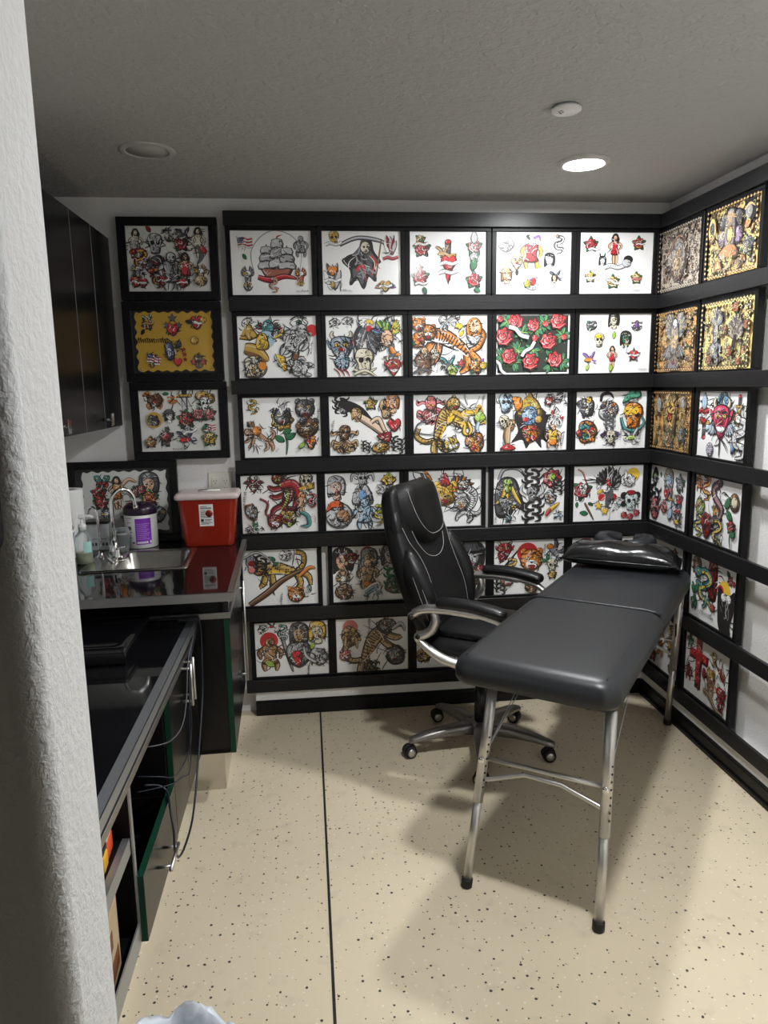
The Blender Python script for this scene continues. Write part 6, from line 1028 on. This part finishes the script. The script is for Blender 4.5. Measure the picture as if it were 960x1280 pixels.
# ------------------------------------------------------------------ office chair (local x forward, y to its left, towards the back wall)
ch = thing('office_chair', 'black leather office chair with silver loop arms at the table side', 'chair', (-.98, -.47, 0), R(-32))
base = MB().lathe([(.036, .075), (.050, .080), (.056, .10), (.050, .125), (.034, .132)], 24).build('hub', M['base_metal'], ch)
for k in range(5):
    an = 43 + 32 + 72 * k; rz = Matrix.Rotation(R(an), 4, 'Z')
    sec = []
    for x, w, zt, zb in ((.035, .033, .126, .080), (.09, .032, .126, .082), (.17, .029, .119, .084), (.25, .025, .105, .078), (.305, .022, .090, .069), (.328, .016, .081, .065)):
        sec.append([(x, -w, zb), (x, -w, zt - .010), (x, -w * .62, zt), (x, w * .62, zt), (x, w, zt - .010), (x, w, zb), (x, w * .6, zb - .002), (x, -w * .6, zb - .002)])
    MB().loft(sec, xf=rz).build('base_arm', M['base_metal'], ch)
    cs_ = thing  # caster below
    g = MB().tube([(.315, 0, .075), (.315, 0, .045)], .008, 8, xf=rz)
    sp = Matrix.Rotation(R(an), 4, 'Z') @ T(.315, 0, .027) @ RZ(-104 - 90 + 32 - an + [-25, 20, 30, -30, 15][k])
    g.lathe([(.0285, -.006), (.030, -.004), (.030, .004), (.0285, .006)], 20, xf=sp @ T(.012, 0, .004) @ RX(90)).box(-.004, .02, -.009, .009, .005, .03, bev=.003, xf=sp)
    ca = g.build('caster', M['rubber'], ch)
    for s in (-1, 1):
        w = MB().lathe([(.018, -.009), (.0265, -.008), (.0275, 0), (.0265, .008), (.018, .009)], 24, xf=sp @ T(.012, s * .0155, 0) @ RX(90)).build('wheel', M['rubber'], ca)
        MB().lathe([(.0175, -.0012), (.0175, .0012), (.006, .0022)], 20, xf=sp @ T(.012, s * .0255, 0) @ RX(90 * -s)).build('wheel_cap', M['satin'], w)
MB().lathe([(.027, .12), (.027, .27), (.022, .272), (.022, .40), (.014, .402), (.014, .47)], 24).build('gas_lift', M['plastic_black'], ch)
MB().box(-.12, .13, -.085, .085, .462, .492, bev=.012, seg=3).box(-.16, -.06, -.03, .03, .468, .49, bev=.006).tube([(.02, -.08, .478), (.03, -.18, .474), (.032, -.21, .472)], .006, 8).build('tilt_mechanism', M['plastic_black'], ch)
# seat
def super_cushion(mb, x0, x1, y0, y1, z0, z1, p=.45, n=36, m=10, waterfall=0.):
    rings = []; cx, cy = (x0 + x1) / 2, (y0 + y1) / 2
    for i in range(m + 1):
        t = -PI / 2 + PI * i / m; q = max(math.cos(t), .02) ** .35; zz = (z0 + z1) / 2 + (z1 - z0) / 2 * math.copysign(abs(math.sin(t)) ** .8, math.sin(t)); ring = []
        for j in range(n):
            a = 2 * PI * j / n; c, s_ = math.cos(a), math.sin(a)
            x = (x1 - x0) / 2 * math.copysign(abs(c) ** p, c) * q; y = (y1 - y0) / 2 * math.copysign(abs(s_) ** p, s_) * q
            f = max(0, x / ((x1 - x0) / 2)) ** 3 * waterfall
            ring.append((cx + x, cy + y, zz - f * (.5 + .5 * math.sin(t))))
        rings.append(ring)
    return mb.loft(rings)
st = super_cushion(MB(), -.235, .275, -.255, .255, .488, .575, waterfall=.03).build('seat', M['leather'], ch)
super_cushion(MB(), -.19, .262, -.205, .205, .545, .606, waterfall=.03).build('seat_pad', M['leather'], st)
MB().tube([(-.17, -.198, .578), (.0, -.203, .578), (.2, -.198, .566), (.25, -.12, .555), (.258, 0, .553), (.25, .12, .555), (.2, .198, .566), (0, .203, .578), (-.17, .198, .578)], .0028, 6).build('seat_piping', M['leather_side'], st)

# backrest: centre line (x, z), half width, half thickness
BK = [(.545, -.150, .205, .040), (.60, -.167, .245, .060), (.68, -.190, .264, .069), (.76, -.219, .271, .071), (.84, -.250, .269, .069), (.90, -.275, .262, .065), (.96, -.297, .250, .061), (1.02, -.317, .236, .058), (1.08, -.333, .223, .055), (1.13, -.343, .215, .052), (1.160, -.348, .203, .045), (1.176, -.351, .172, .032), (1.183, -.352, .14, .014)]
def bk(z):
    for i in range(len(BK) - 1):
        if BK[i][0] <= z <= BK[i + 1][0]:
            t = (z - BK[i][0]) / (BK[i + 1][0] - BK[i][0]); return [BK[i][j] + (BK[i + 1][j] - BK[i][j]) * t for j in range(4)]
    return list(BK[-1])
def bx_front(y, z):
    _, x, w, th = bk(z); v = min(1, abs(y) / w); return x + th * (max(0, 1 - v ** 6)) ** .5 - .016 * (1 - v ** 2)
rings = []
for k in range(len(BK)):
    for sub in range(2 if k < len(BK) - 1 else 1):
        z = BK[k][0] + ((BK[k + 1][0] - BK[k][0]) * sub / 2 if k < len(BK) - 1 else 0); _, x, w, th = bk(z); ring = []
        for j in range(44):
            a = 2 * PI * j / 44; c, s_ = math.cos(a), math.sin(a); y = w * math.copysign(abs(s_) ** .62, s_); v = abs(y) / w
            xx = th * math.copysign(abs(c) ** .62, c)
            if c > 0: xx -= .016 * (1 - v ** 2)
            ring.append((x + xx, y, z + xx * .28))
        rings.append(ring)
bk_o = MB().loft(rings).build('backrest', M['leather'], ch)
def on_front(y, z, e=.0): x = bx_front(y, z); return (x + e, y, z + (x - bk(z)[1]) * .28)
# headrest cushion, shield shaped
def shield(t):        # outline half width at height z
    return t
HR = []
zs_ = [.905, .915, .94, .975, 1.02, 1.07, 1.11, 1.145, 1.167, 1.181]
hw_ = [.03, .085, .125, .155, .174, .184, .184, .177, .164, .140]
rows = []
for z, w in zip(zs_, hw_):
    row = []
    for j in range(17):
        v = -1 + 2 * j / 16; y = v * w; edge = (1 - abs(v) ** 4) ** .5; ez = min(1, (z - .900) / .07) ** .5 * min(1, (1.196 - z) / .03) ** .5
        x, yy, zz = on_front(y, z, -.012 + .062 * edge * ez); row.append((x, yy, zz + .006 * edge))
    rows.append(row)
v = [p for r in rows for p in r]; f = []
for i in range(len(rows) - 1):
    for j in range(16): f.append((i * 17 + j, i * 17 + j + 1, (i + 1) * 17 + j + 1, (i + 1) * 17 + j))
hd = MB().add(v, f, 0, True).build('headrest', M['leather'], bk_o)
def row_pt(y, z, e):
    w = hw_[0]
    for i in range(len(zs_) - 1):
        if zs_[i] <= z <= zs_[i + 1]: w = hw_[i] + (hw_[i + 1] - hw_[i]) * (z - zs_[i]) / (zs_[i + 1] - zs_[i])
    vv = max(-1, min(1, y / w)); edge = (1 - abs(vv) ** 4) ** .5; ez = min(1, (z - .900) / .07) ** .5 * min(1, (1.186 - z) / .03) ** .5
    x, yy, zz = on_front(y, z, -.012 + .062 * edge * ez + e); return (x, yy, zz + .006 * edge)
MB().tube(crv([row_pt(y, z, .0012) for y, z in ((-.145, 1.150), (-.147, 1.10), (-.134, 1.04), (-.108, .99), (-.06, .958), (0, .950), (.06, .958), (.108, .99), (.134, 1.04), (.147, 1.10), (.145, 1.150))], 4), .0011, 5).build('stitching', M['thread'], hd)
# lumbar panel seam and side bolsters
MB().tube(crv([on_front(y, z, .0012) for y, z in ((-.155, .985), (-.140, .93), (-.10, .88), (-.05, .858), (0, .852), (.05, .858), (.10, .88), (.140, .93), (.155, .985))], 4), .0011, 5).tube(crv([on_front(y, z, .0012) for y, z in ((-.17, .60), (-.172, .70), (-.165, .80), (-.175, .88), (-.205, .945), (-.212, 1.01))], 4), .001, 5).tube(crv([on_front(y, z, .0012) for y, z in ((.17, .60), (.172, .70), (.165, .80), (.175, .88), (.205, .945), (.212, 1.01))], 4), .001, 5).build('stitching', M['thread'], bk_o)
for s in (-1, 1):
    pts = []; rr = []
    for i in range(15):
        t = i / 14; z = .585 + (.925 - .585) * t; pts.append((bk(z)[1] + .026 + .010 * math.sin(PI * t), s * (bk(z)[2] - .034), z)); rr.append(.012 + .036 * math.sin(PI * (t * .92 + .04)) ** .6)
    bo = MB().tube(pts, rr, 18, flat=(1, 1.25), up=(0, 1, 0)).build('side_bolster', M['leather_side'], bk_o)
    q = MB()
    for dy in (.5, .8):
        q.tube([(p[0] + r_ * .2, p[1] + s * r_ * math.sin(dy * 1.2) * .98, p[2] + .0) if False else (p[0] + 1.25 * r_ * math.cos(R(70 * dy + 20)) + .0008, p[1] + s * r_ * math.sin(R(70 * dy + 20)), p[2]) for p, r_ in list(zip(pts, rr))[1:-1]], .0009, 5)
    q.build('stitching', M['thread'], bo)
    # upper side pads
    pts = []; rr = []
    for i in range(9):
        t = i / 8; z = .95 + .16 * t; pts.append((bk(z)[1] + .012, s * (bk(z)[2] - .028), z)); rr.append(.010 + .022 * math.sin(PI * t) ** .7)
    MB().tube(pts, rr, 14, up=(0, 1, 0)).build('shoulder_pad', M['leather_side'], bk_o)
# loop arms
for s in (-1, 1):
    yo = s * .290
    top = [(.205, yo, .668), (.175, yo, .690), (.148, yo, .700), (.092, yo, .711), (.034, yo, .716), (-.036, yo, .718), (-.108, yo, .714), (-.157, yo, .704), (-.192, yo, .682), (-.206, yo, .670)]
    hook = [(-.104, yo, .700), (-.098, yo, .684), (-.097, yo, .660), (-.112, yo, .625), (-.142, yo, .603), (-.168, yo, .594), (-.172, yo, .580), (-.150, yo, .560), (-.122, yo, .540), (-.085, yo, .519), (-.035, yo, .502), (.03, yo * .96, .491), (.08, yo * .8, .486), (.11, yo * .5, .483)]
    am = MB().tube(crv(top, 4), [.0125 + .0065 * (1 if 12 < i < 32 else .25) for i in range(len(crv(top, 4)))], 14, flat=(1.3, 1), up=(0, 1, 0))
    am.tube(crv(hook, 4), [.0135 + .005 * abs(math.sin(i * .12)) for i in range(len(crv(hook, 4)))], 14, flat=(1.25, 1.05), up=(0, 1, 0))
    am = am.build('arm_frame', M['chair_metal'], ch)
    for bx_, bz_ in ((-.196, .678), (-.163, .596)):
        MB().lathe([(.0095, -.0285), (.0095, .0285)], 14, xf=T(bx_, yo, bz_) @ RX(90)).lathe([(.006, -.0292), (.006, .0292)], 8, xf=T(bx_, yo, bz_) @ RX(90)).build('bolt', M['rubber'], am)
    pp = [(-.088, yo, .742), (-.07, yo, .744), (-.03, yo, .747), (.04, yo, .747), (.10, yo, .741), (.15, yo, .733), (.185, yo, .724), (.198, yo, .720)]
    MB().tube(crv(pp, 3), [.0235 * min(1, (.45 + i * .22)) * min(1, .35 + (21 - i) * .2) for i in range(22)], 18, flat=(1.6, .92), up=(0, 1, 0)).build('arm_pad', M['leather_side'], am)

# ------------------------------------------------------------------ camera and world
f_px = 903.998
cam_d = bpy.data.cameras.new('camera'); cam = bpy.data.objects.new('camera', cam_d); COL.objects.link(cam)
Rm = ((0.99434881, -0.10491463, -0.01622842), (-0.03389373, -0.16886369, -0.98505648), (0.10060644, 0.98003978, -0.17146536))
cam.matrix_world = Matrix(((Rm[0][0], -Rm[1][0], -Rm[2][0], -1.69892), (Rm[0][1], -Rm[1][1], -Rm[2][1], -3.42462), (Rm[0][2], -Rm[1][2], -Rm[2][2], 1.60076), (0, 0, 0, 1)))
cam_d.sensor_fit = 'VERTICAL'; cam_d.sensor_height = 36; cam_d.lens = f_px / 1280 * 36; cam_d.clip_start = .01
sc_ = bpy.context.scene; sc_.camera = cam
w = bpy.data.worlds.new('world'); w.use_nodes = True; sc_.world = w
w.node_tree.nodes['Background'].inputs[0].default_value = (.05, .05, .05, 1)
vs = sc_.view_settings; vs.view_transform = 'Standard'; vs.look = 'None'; vs.gamma = 1; vs.use_curve_mapping = False; vs.exposure = EXPOSURE
